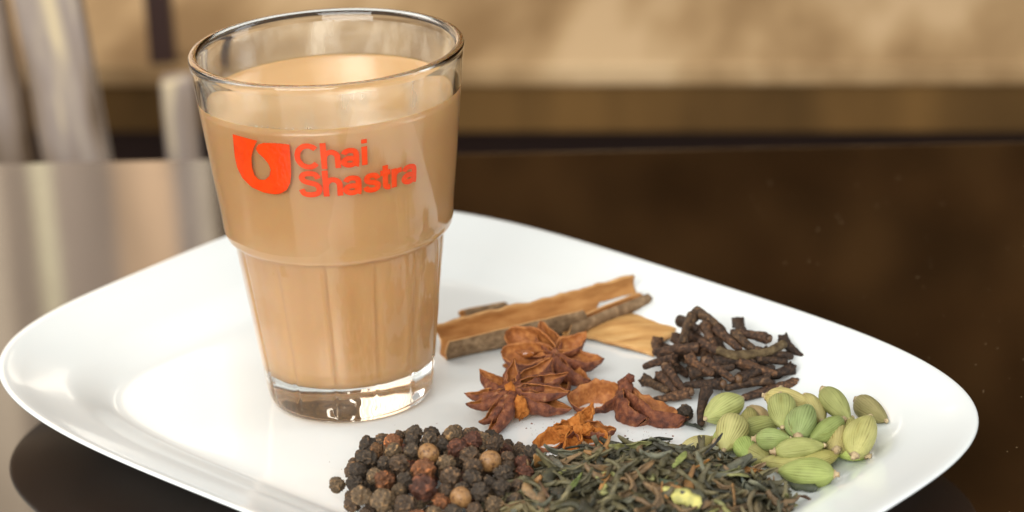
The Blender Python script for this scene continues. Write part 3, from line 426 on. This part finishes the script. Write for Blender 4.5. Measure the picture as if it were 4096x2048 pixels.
# ------------------------------------------------------------------ cardamom pods
def pod_mesh(seed):
    v = []; at = []; n, m_ = 96, 40; nr = 15+seed % 4; rnd = random.Random(seed); ph = rnd.uniform(0, 6)
    bendx = rnd.uniform(-.10, .10)
    for i in range(m_+1):
        s = i/m_; pr = (math.sin(math.pi*min(1, s**.86))**.72)*(1-.10*s)
        if s < .10: pr = max(pr*.9, .10)
        if s > .97: pr = max(pr, .05)
        for j in range(n):
            a = 2*math.pi*j/n
            lobe = 1+.075*math.cos(3*a+ph)+.035*nz((math.cos(a), math.sin(a), s*2), seed)
            x = a*nr + .9*nz((math.cos(a)*1.5, math.sin(a)*1.5, s*1.5), seed+3)
            rib = abs(math.sin(x)); rib = rib**.5
            fade = min(1, s*6, (1-s)*6)
            r = pr*lobe*(1-.055*(1-rib)*fade) + .012*nz((math.cos(a)*3, math.sin(a)*3, s*6), seed+5)*fade
            v.append((r*math.cos(a)+bendx*math.sin(math.pi*s), r*math.sin(a), s)); at.append(max(0, min(1, rib*.75+.35*nz((math.cos(a)*2, math.sin(a)*2, s*5), seed+8)+.05)))
    f = grid_faces(m_+1, n)+[tuple(range(n))[::-1], tuple(m_*n+j for j in range(n))]
    return mesh('husk', v, f, m_card, attr=at)
PODS = [pod_mesh(i) for i in range(6)]
nv, nf = tube([(0, 0, -.10), (.01, 0, -.05), (0, 0, 0), (0, 0, .06)], [.085, .075, .085, .16], 10, .35, 2); NUB = mesh('stem_tip', nv, nf, m_nub)
nv, nf = tube([(0, 0, -.035), (0, 0, 0), (0, 0, .05)], [.05, .06, .10], 8, .3, 4); TIP = mesh('end_tip', nv, nf, m_nub)
green = dict(a=(.42, .47, .16), b=(.46, .46, .17), c=(.33, .32, .10), d=(.40, .31, .14), e=(.52, .47, .17), f=(.33, .37, .12), g=(.24, .33, .10), h=(.25, .33, .11), i=(.46, .43, .16), j=(.29, .32, .10), k=(.29, .27, .10), l=(.26, .33, .09), m=(.28, .36, .11), n=(.34, .34, .10), o=(.42, .42, .14), p=(.33, .36, .11), q=(.38, .34, .12), r=(.34, .34, .11), s=(.32, .39, .11), t=(.50, .47, .20), u=(.33, .36, .10))
CDL = dict(a='single pale green pod lying apart next to the standing clove', b='upright pale yellowish pod at the left end, above the tea leaves', c='narrow olive pod standing behind the left pods with a brown tip', d='shrivelled brownish pod behind the narrow olive pod', e='yellowish pod lying across the back of the heap with a cream stem', f='large green pod leaning up with a fibrous tip, left of the split pod', g='small green pod mostly hidden in the middle of the pods', h='bright green split pod sitting on top of the heap', i='yellow green pod behind the split pod', j='olive green pod leaning at the back right', k='dull olive pod at the far right end with a dark star mark', l='dark green pod to the right of the split pod', m='green pod lying level below the split pod', n='narrow olive pod behind the right front pod', o='broad pale green pod at the right edge with its stem downward', p='long green pod lying above the front pod', q='round pod end facing the camera with a brown dot', r='olive pod under a dark twig with its stem facing forward', s='biggest green front pod with a brown scar', t='pale yellowish pod half under the tea leaves at the left', u='small green pod end beside the black twig')
pods = {}
for k, (x, y, a) in enumerate([(11.75, -5.0, .4), (12.45, -6.2, 2.2), (13.2, -6.7, .2), (13.9, -5.5, 1.2), (12.3, -7.75, 2.8), (13.1, -7.7, .5), (11.2, -6.4, 1.7), (14.0, -6.9, 2.4), (12.9, -5.0, 2.9), (10.9, -5.3, .9)]):
    l = 1.55; hw = .36; d = Vector((math.cos(a), math.sin(a), .04)); rt = empty('cardamom_pod', Vector((x, y, ZF+hw*1.0))-d*l/2, frame_quat(d, Vector((.2, .1, 1))))
    obj('husk', PODS[k % 6], rt, scale=(hw, hw*.93, l), color=(.30+.04*(k % 3), .32+.03*(k % 4), .11)); obj('stem_tip', NUB, rt, scale=.9)
    tag(rt, 'green pod mostly hidden beneath the other pods of the heap', 'cardamom pod', 'green cardamom pods')
for i, (n_, a, b, hw) in enumerate(CARDAMOM):
    a, b = Vector(a), Vector(b); l = (b-a).length
    rt = empty('cardamom_pod', a, frame_quat(b-a, Vector((random.uniform(-.6, .6), random.uniform(-.6, .6), 1))))
    g_ = green[n_]; obj('husk', PODS[i % 6], rt, scale=(hw*1.10, hw*1.02, l), color=(g_[0]*.90, g_[1]*.86, g_[2]*.86+.01))
    obj('stem_tip', NUB, rt, scale=.9); obj('end_tip', TIP, rt, (0, 0, l), Quaternion((1, 0, 0), math.pi), .8)
    pods[n_] = (rt, l, hw); tag(rt, CDL[n_], 'cardamom pod', 'green cardamom pods')
def surface_strip(n_, s0, s1, width, lift, mt, name, side):
    """a torn strip lying on the husk, on the side that points to 'side' in world space"""
    rt, l, hw = pods[n_]; q = rt.rotation_quaternion; d = q.inverted() @ Vector(side); a0 = math.atan2(d.y, d.x)
    v = []; k = 5; m_ = 18
    for i in range(m_+1):
        u = i/m_; s = s0+(s1-s0)*u; wd = width*(math.sin(math.pi*u)**.7)*(1+.5*nz((u*6, 0, 0), 4))+.004
        for j in range(k):
            a = a0 + (j/(k-1)-.5)*wd + .12*nz((u*4, 1, 0), 6)
            pr = (math.sin(math.pi*min(1, s**.86))**.72)*(1-.10*s)*1.075
            v.append((hw*pr*math.cos(a)*lift, hw*.93*pr*math.sin(a)*lift, s*l))
    obj(name, mesh(name, v, grid_faces(m_+1, k, False), mt), rt)
surface_strip('h', .06, .8, .62, 1.012, m_seedgap, 'split_opening', (-1, -.55, .25))
surface_strip('h', .03, .82, .16, 1.04, m_scar, 'torn_edge', (-.85, -.95, .1))
surface_strip('s', .62, .97, .42, 1.02, m_scar, 'scar', (0, -.8, .75))
surface_strip('f', -.0, .28, .3, 1.03, m_nub, 'torn_fibre', (.8, -.7, .6))

# ------------------------------------------------------------------ star anise
def carpel(rt, P0, P1, up, W=.22, D=.42, amax=128, beak=.12, seed=0, mo=None, mi=None, twist=0, blunt=False, curl=0, rough=1.5):
    P0, P1 = Vector(P0), Vector(P1); xa = (P1-P0); l = xa.length; xa.normalize(); up = Vector(up); up = (up-xa*up.dot(xa)).normalized()
    up = Quaternion(xa, twist) @ up; ya = up.cross(xa)
    ns, nk = 22, 13; v = []; fm = []; am = R(amax)
    def row(s, inner_):
        e = max(0, 1-s**(3.2 if blunt else 1.9))**(.45 if blunt else .75); wv = 1.7*W*(.28+.72*min(1, s*2.3)**.8)*e + .012; dv = 1.3*D*(.62+.38*min(1, s*2.2))*(e**.75) + .02
        zl = .05*math.sin(math.pi*s) + beak*max(0, s-.7)**1.5*6 + curl*s*s + .035*nz((s*4, 0, 0), seed)
        th = .045 if inner_ else 0; o = []
        a_m = am*(1-.28*max(0, .25-s)*4)*(1 - .1*max(0, s-.8))
        if s < .14: a_m = am*1.12
        for k in range(nk):
            tau = -1+2*k/(nk-1); al = tau*min(a_m, R(172)); w2 = max(wv-th, .004); d2 = max(dv-th*1.2, .006)
            y = w2*math.sin(al)*(1+.06*nz((s*5, tau*2, 1), seed)); z = zl-d2*(math.cos(al)-math.cos(a_m))/(1-math.cos(a_m))
            y += rough*.03*nz((s*6, tau*3, 7), seed)+rough*.012*nz((s*17, tau*8, 7), seed); z += rough*.028*nz((s*7, tau*3, 3), seed)+rough*.014*nz((s*19, tau*7, 3), seed)
            if inner_ and k in (0, nk-1): z -= .004
            o.append(tuple(P0 + xa*(s*l) + ya*y + up*z))
        return o
    for inn in (False, True):
        for i in range(ns+1): v += row(i/ns, inn)
    B = (ns+1)*nk; f = []
    for i in range(ns):
        for k in range(nk-1):
            a = i*nk+k; f.append((a, a+1, a+nk+1, a+nk)); fm.append(0)
            a += B; f.append((a, a+nk, a+nk+1, a+1)); fm.append(1)
        for k in (0, nk-1):
            a = i*nk+k; f.append((a, a+nk, a+nk+B, a+B) if k == 0 else (a, a+B, a+nk+B, a+nk)); fm.append(1)
    for i in (0, ns):
        for k in range(nk-1):
            a = i*nk+k; f.append((a, a+B, a+B+1, a+1)); fm.append(0)
    return obj('carpel', mesh('carpel', v, f, [mo or m_an_out, mi or m_an_in], fm=fm), rt)
def lump(name, rt, p, r, mt, seed, sq=(1, 1, 1), amp=.35, fr=1.6):
    bm = bmesh.new(); bmesh.ops.create_icosphere(bm, subdivisions=3, radius=1)
    v = []
    for q in bm.verts:
        k = 1+amp*noise.noise(q.co*fr+Vector((seed, seed, 0)))+amp*.5*noise.noise(q.co*fr*3+Vector((seed, 0, 0))); v.append((q.co.x*r*sq[0]*k, q.co.y*r*sq[1]*k, q.co.z*r*sq[2]*k))
    f = [[x.index for x in fc.verts] for fc in bm.faces]; bm.free()
    return obj(name, mesh(name, v, f, mt), rt, p)
def star(data, name, lab, up, specs, mcol, colr=.12, rough=1.5):
    C, tips = data; C = Vector(C); base = Vector((C.x, C.y, ZF)); rt = empty(name, base)
    for i, (tp, sp) in enumerate(zip(tips, specs)):
        kw = dict(rough=rough); kw.update(sp); u2 = Vector(kw.pop('up', up)); d = (Vector(tp)-C); st = C+d.normalized()*.07
        carpel(rt, st-base, Vector(tp)-base, u2, seed=i*3+len(lab), **kw)
    if colr: lump('column', rt, C-base+Vector((0, 0, -.08)), colr, mcol, 3.3, (1, 1, 1.5))
    tag(rt, lab, 'star anise', 'star anise pieces'); return rt
sp = dict
s1 = star(STAR1, 'star_anise', 'reddish brown star anise with closed pods in front, nearest the peppercorns', (.1, -.35, 1), [
    sp(W=.24, D=.40, amax=150), sp(W=.2, D=.4, amax=150), sp(W=.26, D=.46, amax=140, up=(-.2, -.5, 1)), sp(W=.23, D=.42, amax=152, up=(.1, -.7, .9)), sp(W=.22, D=.42, amax=152, up=(.1, -.7, .8)), sp(W=.26, D=.55, amax=150, up=(.35, -.55, .9)),
    sp(W=.22, D=.42, amax=150, up=(-.6, -.1, .9), blunt=False), sp(W=.2, D=.36, amax=152, up=(-.5, .1, 1)), sp(W=.2, D=.36, amax=152, up=(-.3, -.1, 1)), sp(W=.18, D=.34, amax=152, up=(0, -.1, 1))], m_an_dust, .15)
lump('broken_stalk', s1, Vector(STAR1[0])-s1.location/S+Vector((.25, -.45, -.45)), .27, m_an_dust, 7.7, (.8, .7, 1.3), .6, 2.2)
s2 = star(STAR2, 'star_anise', 'orange brown star anise with open pods behind, under the cinnamon', (0, -.2, 1), [
    sp(W=.30, D=.42, amax=95, blunt=True, up=(.2, -1, .7)), sp(W=.30, D=.42, amax=98, blunt=True, up=(0, -.5, 1)), sp(W=.26, D=.42, amax=115), sp(W=.27, D=.42, amax=100, up=(-.2, -.5, 1)), sp(W=.28, D=.5, amax=118, up=(.1, -.1, 1)), sp(W=.26, D=.5, amax=112, up=(.5, .15, 1)), sp(W=.24, D=.44, amax=135, up=(-.2, .1, 1)), sp(W=.24, D=.45, amax=130, up=(0, -.3, 1))], m_an_out, .12)
sv = lump('seed', s2, Vector(STAR2[0]).lerp(Vector(STAR2[1][1]), .52)-s2.location/S+Vector((0, 0, -.03)), .15, m_seed, 1, (1.5, .75, .8), .05)
s3 = star(STAR3, 'star_anise', 'small broken powdery orange star anise piece between peppercorns and tea', (0, -.3, 1), [
    sp(W=.22, D=.36, amax=105, mo=m_an_out, mi=m_an_dust, blunt=True), sp(W=.17, D=.3, amax=110, mo=m_an_dust, mi=m_an_dust), sp(W=.24, D=.38, amax=100, mo=m_an_out, mi=m_an_dust, blunt=True, up=(-.2, .0, 1)), sp(W=.22, D=.36, amax=130), sp(W=.16, D=.3, amax=110, mo=m_an_dust, mi=m_an_dust), sp(W=.2, D=.34, amax=110, mo=m_an_dust, mi=m_an_dust)], m_an_dust, .22, 3)
C3 = Vector(STAR3[0])-s3.location/S
for k, (dx, dy, dz, r) in enumerate([(.05, -.3, -.1, .17), (-.3, -.2, -.12, .16), (.28, -.25, -.1, .18), (.1, .15, .08, .14)]): lump('crumbly_core', s3, C3+Vector((dx, dy, dz)), r, m_an_dust, 11+k, (1, .9, 1), .6, 2.4)
s4 = star(STAR4, 'star_anise', 'curved broken star anise fragment of three shells in front of the cloves', (0, -.2, 1), [
    sp(W=.34, D=.62, amax=96, blunt=True, up=(.15, -.35, 1), curl=.12, rough=4), sp(W=.30, D=.6, amax=112, blunt=True, up=(.6, -.1, .85), rough=3.5), sp(W=.36, D=.6, amax=92, blunt=True, up=(.35, .25, 1), curl=.08, rough=4)], m_an_out, .22)
C4 = Vector(STAR4[0])-s4.location/S
lump('column', s4, C4+Vector((.0, -.12, -.2)), .26, m_an_out, 21, (.8, .8, 1.5), .45, 2.0)
lump('stalk', s4, C4+Vector((.14, .03, .2)), .13, m_an_out, 23, (1, .9, 1.1), .4, 2)

# ------------------------------------------------------------------ cinnamon
def bark(name, A, B, rad, a0, a1, lab, ns=44, nk=18, th=.11, opening=(0, 0, 1), seed=0, cut=None, mi=None, endnoise=.25, flat=0.0, bend=0.0, grow=0.0):
    A, B = Vector(A), Vector(B); ax = (B-A); l = ax.length; ax.normalize(); up = Vector(opening); up = (up-ax*up.dot(ax)).normalized(); sd = ax.cross(up)
    v = []; f = []; fm = []
    for inn in (0, 1):
        for i in range(ns+1):
            s = i/ns
            for k in range(nk+1):
                t = k/nk; lo, hi = cut(s) if cut else (0, 1); t2 = lo+(hi-lo)*t; a = R(a0+(a1-a0)*t2)
                r = rad*(1+grow*s)*(1+.07*nz((s*4, t2*2, 0), seed)+.03*nz((s*16, t2*5, 2), seed)) - (th*(.8+.3*nz((s*8, t2*3, 5), seed)) if inn else 0)
                ss = s + endnoise/l*(nz((t2*4, 3 if s > .5 else 9, 0), seed))*(1 if s in (0, 1) else max(0, 1-min(s, 1-s)*8))
                da = .025*nz((s*7, 0, 4), seed)
                v.append(tuple(ax*(ss*l) + sd*(-r*math.sin(a+da)*(1+flat)) + up*(-r*math.cos(a+da)+bend*math.sin(math.pi*s))))
    nb = nk+1; Bq = (ns+1)*nb
    for i in range(ns):
        for k in range(nk):
            a = i*nb+k; f.append((a, a+1, a+nb+1, a+nb)); fm.append(0); a += Bq; f.append((a, a+nb, a+nb+1, a+1)); fm.append(1)
        for k in (0, nk):
            a = i*nb+k; f.append((a, a+nb, a+nb+Bq, a+Bq)); fm.append(2)
    for i in (0, ns):
        for k in range(nk):
            a = i*nb+k; f.append((a, a+Bq, a+Bq+1, a+1)); fm.append(2)
    me = mesh(name, v, f, [m_bark_out, mi or m_bark_in, m_bark_edge], fm=fm)
    bm = bmesh.new(); bm.from_mesh(me); bmesh.ops.recalc_face_normals(bm, faces=bm.faces); bm.to_mesh(me); bm.free()
    o = obj(name, me, None, A); tag(o, lab, 'cinnamon', 'cinnamon bark pieces'); return o
bark('cinnamon_stick', (2.75, 2.75, 1.22), (8.95, 4.95, 1.58), .74, -112, 96, 'large trough shaped cinnamon stick lying beside the glass', opening=(-.05, -.30, 1), seed=3, th=.15, cut=lambda s: (.014*nz((s*14, 0, 0), 5)+(0 if s < .66 else min(.76, (s-.66)/.15*.76)), 1-.05*abs(nz((s*13, 0, 0), 8))-.05*abs(nz((s*5, 3, 0), 2))), flat=-.02, grow=.10)
bark('cinnamon_stick', (6.45, 3.30, .98), (9.0, 4.95, 1.25), .27, -165, 120, 'narrow curled cinnamon quill leaning under the large stick', opening=(0, -.5, 1), seed=8, th=.08, endnoise=.4)
def flat_piece(name, P, th, lab, mt, seed):
    P = [Vector(p) for p in P]; o0 = P[0].copy(); n = 16; v = []; f = []
    for inn in (0, 1):
        for i in range(n+1):
            for j in range(n+1):
                u, w_ = i/n, j/n; e = .05*(nz((u*5, w_*5, 0), seed))
                uu = u+(.05*nz((w_*6, 0, 0), seed) if i in (0, n) else 0); ww = w_+(.035*nz((u*7, 2, 0), seed) if j in (0, n) else 0)
                p = P[0].lerp(P[1], uu).lerp(P[3].lerp(P[2], uu), ww) + Vector((0, 0, .16*math.sin(math.pi*w_)-th*inn+e)) - o0; v.append(tuple(p))
    nb = n+1; Bq = nb*nb; fm = []
    for i in range(n):
        for j in range(n):
            a = i*nb+j; f.append((a, a+nb, a+nb+1, a+1)); fm.append(0); a += Bq; f.append((a, a+1, a+nb+1, a+nb)); fm.append(1)
        for a, b_ in ((i*nb, (i+1)*nb), (i*nb+n, (i+1)*nb+n), (i, i+1), (n*nb+i, n*nb+i+1)): f.append((a, b_, b_+Bq, a+Bq)); fm.append(2)
    me = mesh(name, v, f, [mt, m_bark_out, m_bark_edge], fm=fm)
    bm = bmesh.new(); bm.from_mesh(me); bmesh.ops.recalc_face_normals(bm, faces=bm.faces); bm.to_mesh(me); bm.free()
    o = obj(name, me, None, o0); tag(o, lab, 'cinnamon', 'cinnamon bark pieces'); return o
flat_piece('cinnamon_bark', [(7.05, 3.40, .78), (9.12, 1.62, .76), (10.35, 3.85, .85), (8.35, 5.45, .90)], .11, 'flat tan piece of cinnamon bark between the quill and the cloves', m_bark_flat, 2)
bark('cinnamon_chip', (3.35, 5.75, .76), (4.7, 6.15, .80), .17, -170, 150, 'small dark cinnamon chip behind the large stick', ns=16, th=.06, seed=12, endnoise=.2)

# ------------------------------------------------------------------ loose tea
def leaf_geo(path, width, seed, curl=1.6, thick=.022, twist=1.0, n=10):
    """rolled dry leaf: a curled, twisted blade with real thickness"""
    m_ = len(path); v = []
    for i, p in enumerate(path):
        s = i/(m_-1); d = (Vector(path[min(i+1, m_-1)])-Vector(path[max(i-1, 0)])).normalized(); q = frame_quat(d, Vector((.1, .2, 1))) @ Quaternion((0, 0, 1), twist*s*2.2+seed)
        wv = width*(max(.05, math.sin(math.pi*(.06+.90*s)))**.55)*(1+.55*nz((s*5, 0, 0), seed)+.3*nz((s*14, 2, 0), seed)); cu = max(.35, curl*(1+.8*nz((s*4, 4, 0), seed)))
        h = n//2
        for side in (0, 1):
            for k in range(h):
                t = (k/(h-1)-.5)*2; t = t if side == 0 else -t
                al = t*cu; r = wv/cu*(1+.22*nz((s*9, t*1.5, 3), seed)); th = (thick if side else -thick)*(1-.7*abs(t))
                v.append(tuple(Vector(p) + q @ Vector(((r+th)*math.sin(al), (r+th)*math.cos(al)-r, 0))))
    f = grid_faces(m_, n)+[tuple(range(n))[::-1], tuple((m_-1)*n+j for j in range(n))]
    return v, f
def rnd_path(rnd, l, bend):
    a = rnd.uniform(-bend, bend); b = rnd.uniform(-bend, bend); c = rnd.uniform(-bend, bend)*.5
    return [(l*(s-.5), l*(a*(s-.5)**2+c*math.sin(6*s)*.3), l*b*((s-.5)**2)) for s in [i/9 for i in range(10)]]
rl = random.Random(5)
LEAF = []
for i in range(18):
    g = leaf_geo(rnd_path(rl, rl.uniform(.8, 1.7), .9), rl.uniform(.10, .24), i*1.7, rl.uniform(.6, 2.2), .022, rl.uniform(-1, 1))
    LEAF.append((mesh('tea_leaf', g[0], g[1], m_tea), g))
TD = (7.7, -10.6, 4.6, 5.0, 1.2)
def tea_h(x, y):
    q = 1-((x-TD[0])/TD[2])**2-((y-TD[1])/TD[3])**2; return TD[4]*max(0, q)**.65
def tea_n(x, y):
    e = .05; return Vector((tea_h(x-e, y)-tea_h(x+e, y), tea_h(x, y-e)-tea_h(x, y+e), 2*e)).normalized()
TC = [((.038, .036, .020), 'blackish green curled tea leaf in the loose heap', 5), ((.115, .100, .050), 'olive brown curled tea leaf in the loose heap', 6), ((.165, .105, .052), 'brown twisted tea leaf in the loose heap', 4), ((.20, .20, .075), 'green tea leaf among the dark ones in the loose heap', 2), ((.32, .16, .05), 'orange brown bit of stalk in the loose tea heap', 1), ((.125, .125, .085), 'grey green curled tea leaf in the loose heap', 3)]
bag = [c for c in TC for _ in range(c[2])]
made = 0
while made < 270:
    x = rl.uniform(3.2, 12.9); y = rl.uniform(-13.4, -4.7); h = tea_h(x, y)
    if h < .06: continue
    n = tea_n(x, y); c, lb, _ = rl.choice(bag); a = rl.uniform(0, 2*math.pi)
    q = frame_quat(n, Vector((math.cos(a), math.sin(a), .2))) @ Quaternion((0, 1, 0), rl.uniform(-.38, .38)) @ Quaternion((1, 0, 0), rl.uniform(-.6, .6))
    j = rl.uniform(.7, 1.35); sc = rl.uniform(.7, 1.1)*(.75 if h < .35 else 1)
    o = obj('tea_leaf', rl.choice(LEAF)[0], None, Vector((x, y, ZF+h+.02+rl.uniform(-.05, .10))), q, sc, tuple(k*j for k in c)); tag(o, lb, 'tea leaf', 'loose tea leaves'); made += 1
V = []; FF = []
for i in range(900):
    x = rl.uniform(3.1, 12.9); y = rl.uniform(-14.5, -4.6); h = tea_h(x, y)
    if h < .05: continue
    n = tea_n(x, y); a = rl.uniform(0, 2*math.pi); q = frame_quat(n, Vector((math.cos(a), math.sin(a), .2))) @ Quaternion((1, 0, 0), rl.uniform(-.7, .7)) @ Quaternion((0, 1, 0), rl.uniform(-.3, .3))
    g = rl.choice(LEAF)[1]; sc = rl.uniform(.5, .95)*(.7 if h < .3 else 1); p = Vector((x, y, ZF+h*rl.uniform(.7, 1.0)+.01)); k = len(V)
    V += [tuple(p + q @ (Vector(w_)*sc)) for w_ in g[0]]; FF += [tuple(k+t for t in ff) for ff in g[1]]
nr_, na = 22, 72; k = len(V)
for i in range(nr_+1):
    for j in range(na):
        a = 2*math.pi*j/na; r = i/nr_*.985; x = TD[0]+TD[2]*r*math.cos(a); y = TD[1]+TD[3]*r*math.sin(a)
        V.append((x, y, ZF+.01+max(0, tea_h(x, y)*.8-.05)+.06*nz((x*2, y*2, 0), 1)))
FF += [tuple(k+t for t in ff) for ff in grid_faces(nr_+1, na)]
mass = obj('tea_leaves', mesh('tea_leaves', V, FF, m_teamass)); tag(mass, 'mass of fine dry tea leaf beneath the larger leaves', 'tea leaves', None, 'stuff')
TM = dict(pale=((.42, .40, .13), .24, .5, 'broad pale yellow green leaf blade at the very front of the tea heap'), orange=((.36, .15, .03), .07, 2.2, 'bright orange stalk bit in the tea heap near the pods'), palegreen=((.22, .26, .08), .13, 1.0, 'pale green leaf sticking up at the top of the tea heap'), upright=((.025, .024, .022), .07, 2.4, 'black twig pointing up from the tea heap in front of the pods'), ridge=((.030, .034, .022), .13, 1.3, 'long dark leaf along the crest of the tea heap'), cross=((.030, .026, .022), .07, 2.2, 'dark twig reaching over the olive pod from the tea heap'), right=((.06, .07, .045), .17, .9, 'broad grey green leaf at the right end of the tea heap'), left=((.03, .03, .02), .08, 2.2, 'dark curved twig at the top left of the tea heap'), green1=((.16, .20, .06), .10, 1.2, 'light green leaf in the left part of the tea heap'), stalk=((.20, .11, .04), .08, 2.4, 'upright tan stalk at the front right of the tea heap'), silver=((.11, .13, .11), .07, 2.0, 'silvery grey leaf strip at the right front of the tea heap'), rend=((.07, .04, .025), .07, 2.2, 'brown curved stalk at the right end of the tea heap'), grey=((.10, .10, .075), .11, 1.2, 'grey brown leaf at the left end of the tea heap touching the peppercorns'), brown=((.11, .06, .03), .09, 1.6, 'brown leaf at the left front of the tea heap'), flat=((.06, .085, .05), .17, .8, 'flat grey green leaf behind the pale blade in the tea heap'), mid=((.055, .045, .022), .09, 1.8, 'olive brown bent leaf in the left middle of the tea heap'))
for i, (kname, (c, wd, cu, lb)) in enumerate(TM.items()):
    pts = TEA_MAIN[kname]; o0 = Vector(pts[0]); pth = [tuple(p-o0+Vector((0, 0, .10))) for p in smooth_path(pts, 14)]
    g = leaf_geo(pth, wd, .3 if kname in ('pale', 'flat', 'right') else i*1.3, cu, .02, .35)
    o = obj('tea_leaf', mesh('tea_leaf', g[0], g[1], m_tea), None, o0, color=c); tag(o, lb, 'tea leaf', 'loose tea leaves')
o0 = Vector(TEA_FLAKE[0]); pth = [tuple(p-o0) for p in smooth_path(TEA_FLAKE, 12)]; g = leaf_geo(pth, .12, 2.2, 1.7, .02, .8)
tag(obj('tea_leaf', mesh('tea_leaf', g[0], g[1], m_tea), None, o0, color=(.03, .034, .024)), 'stray dark tea leaf lying on the plate beside the pale pod', 'tea leaf', 'loose tea leaves')

# ------------------------------------------------------------------ crumbs on the plate
V = []; FF = []; rc = random.Random(3)
for cx, cy, n in ((4.6, -2.6, 50), (6.0, -3.4, 40), (8.5, -4.2, 40), (2.0, -3.2, 14), (9.2, -.8, 26), (13.2, .2, 20), (0.2, -5.0, 12), (12.9, -9.2, 24)):
    for _ in range(n):
        x = rc.gauss(cx, .55); y = rc.gauss(cy, .45); r = rc.uniform(.005, .018) if rc.random() < .85 else rc.uniform(.02, .04); k = len(V)
        V += [(x+r*rc.uniform(.6, 1.3), y, ZF), (x, y+r, ZF), (x-r, y, ZF), (x, y-r*rc.uniform(.6, 1.2), ZF), (x, y, ZF+r)]; FF += [(k, k+1, k+4), (k+1, k+2, k+4), (k+2, k+3, k+4), (k+3, k, k+4)]
tag(obj('crumbs', mesh('crumbs', V, FF, m_an_out, False)), 'fine brown spice crumbs scattered on the plate', 'crumbs', None, 'stuff')

V = []; FF = []
for _ in range(160):
    x = rc.uniform(12, 26); y = rc.uniform(-14, 20); r = rc.uniform(.006, .022); k = len(V)
    V += [(x+r*2*rc.uniform(.4, 1.6), y, .004), (x, y+r, .004), (x-r, y, .004), (x, y, .004+r*.8)]; FF += [(k, k+1, k+3), (k+1, k+2, k+3), (k+2, k, k+3)]
tag(obj('dust_specks', mesh('dust_specks', V, FF, m_scar, False)), 'tiny pale dust specks scattered on the dark table', 'dust', None, 'stuff')
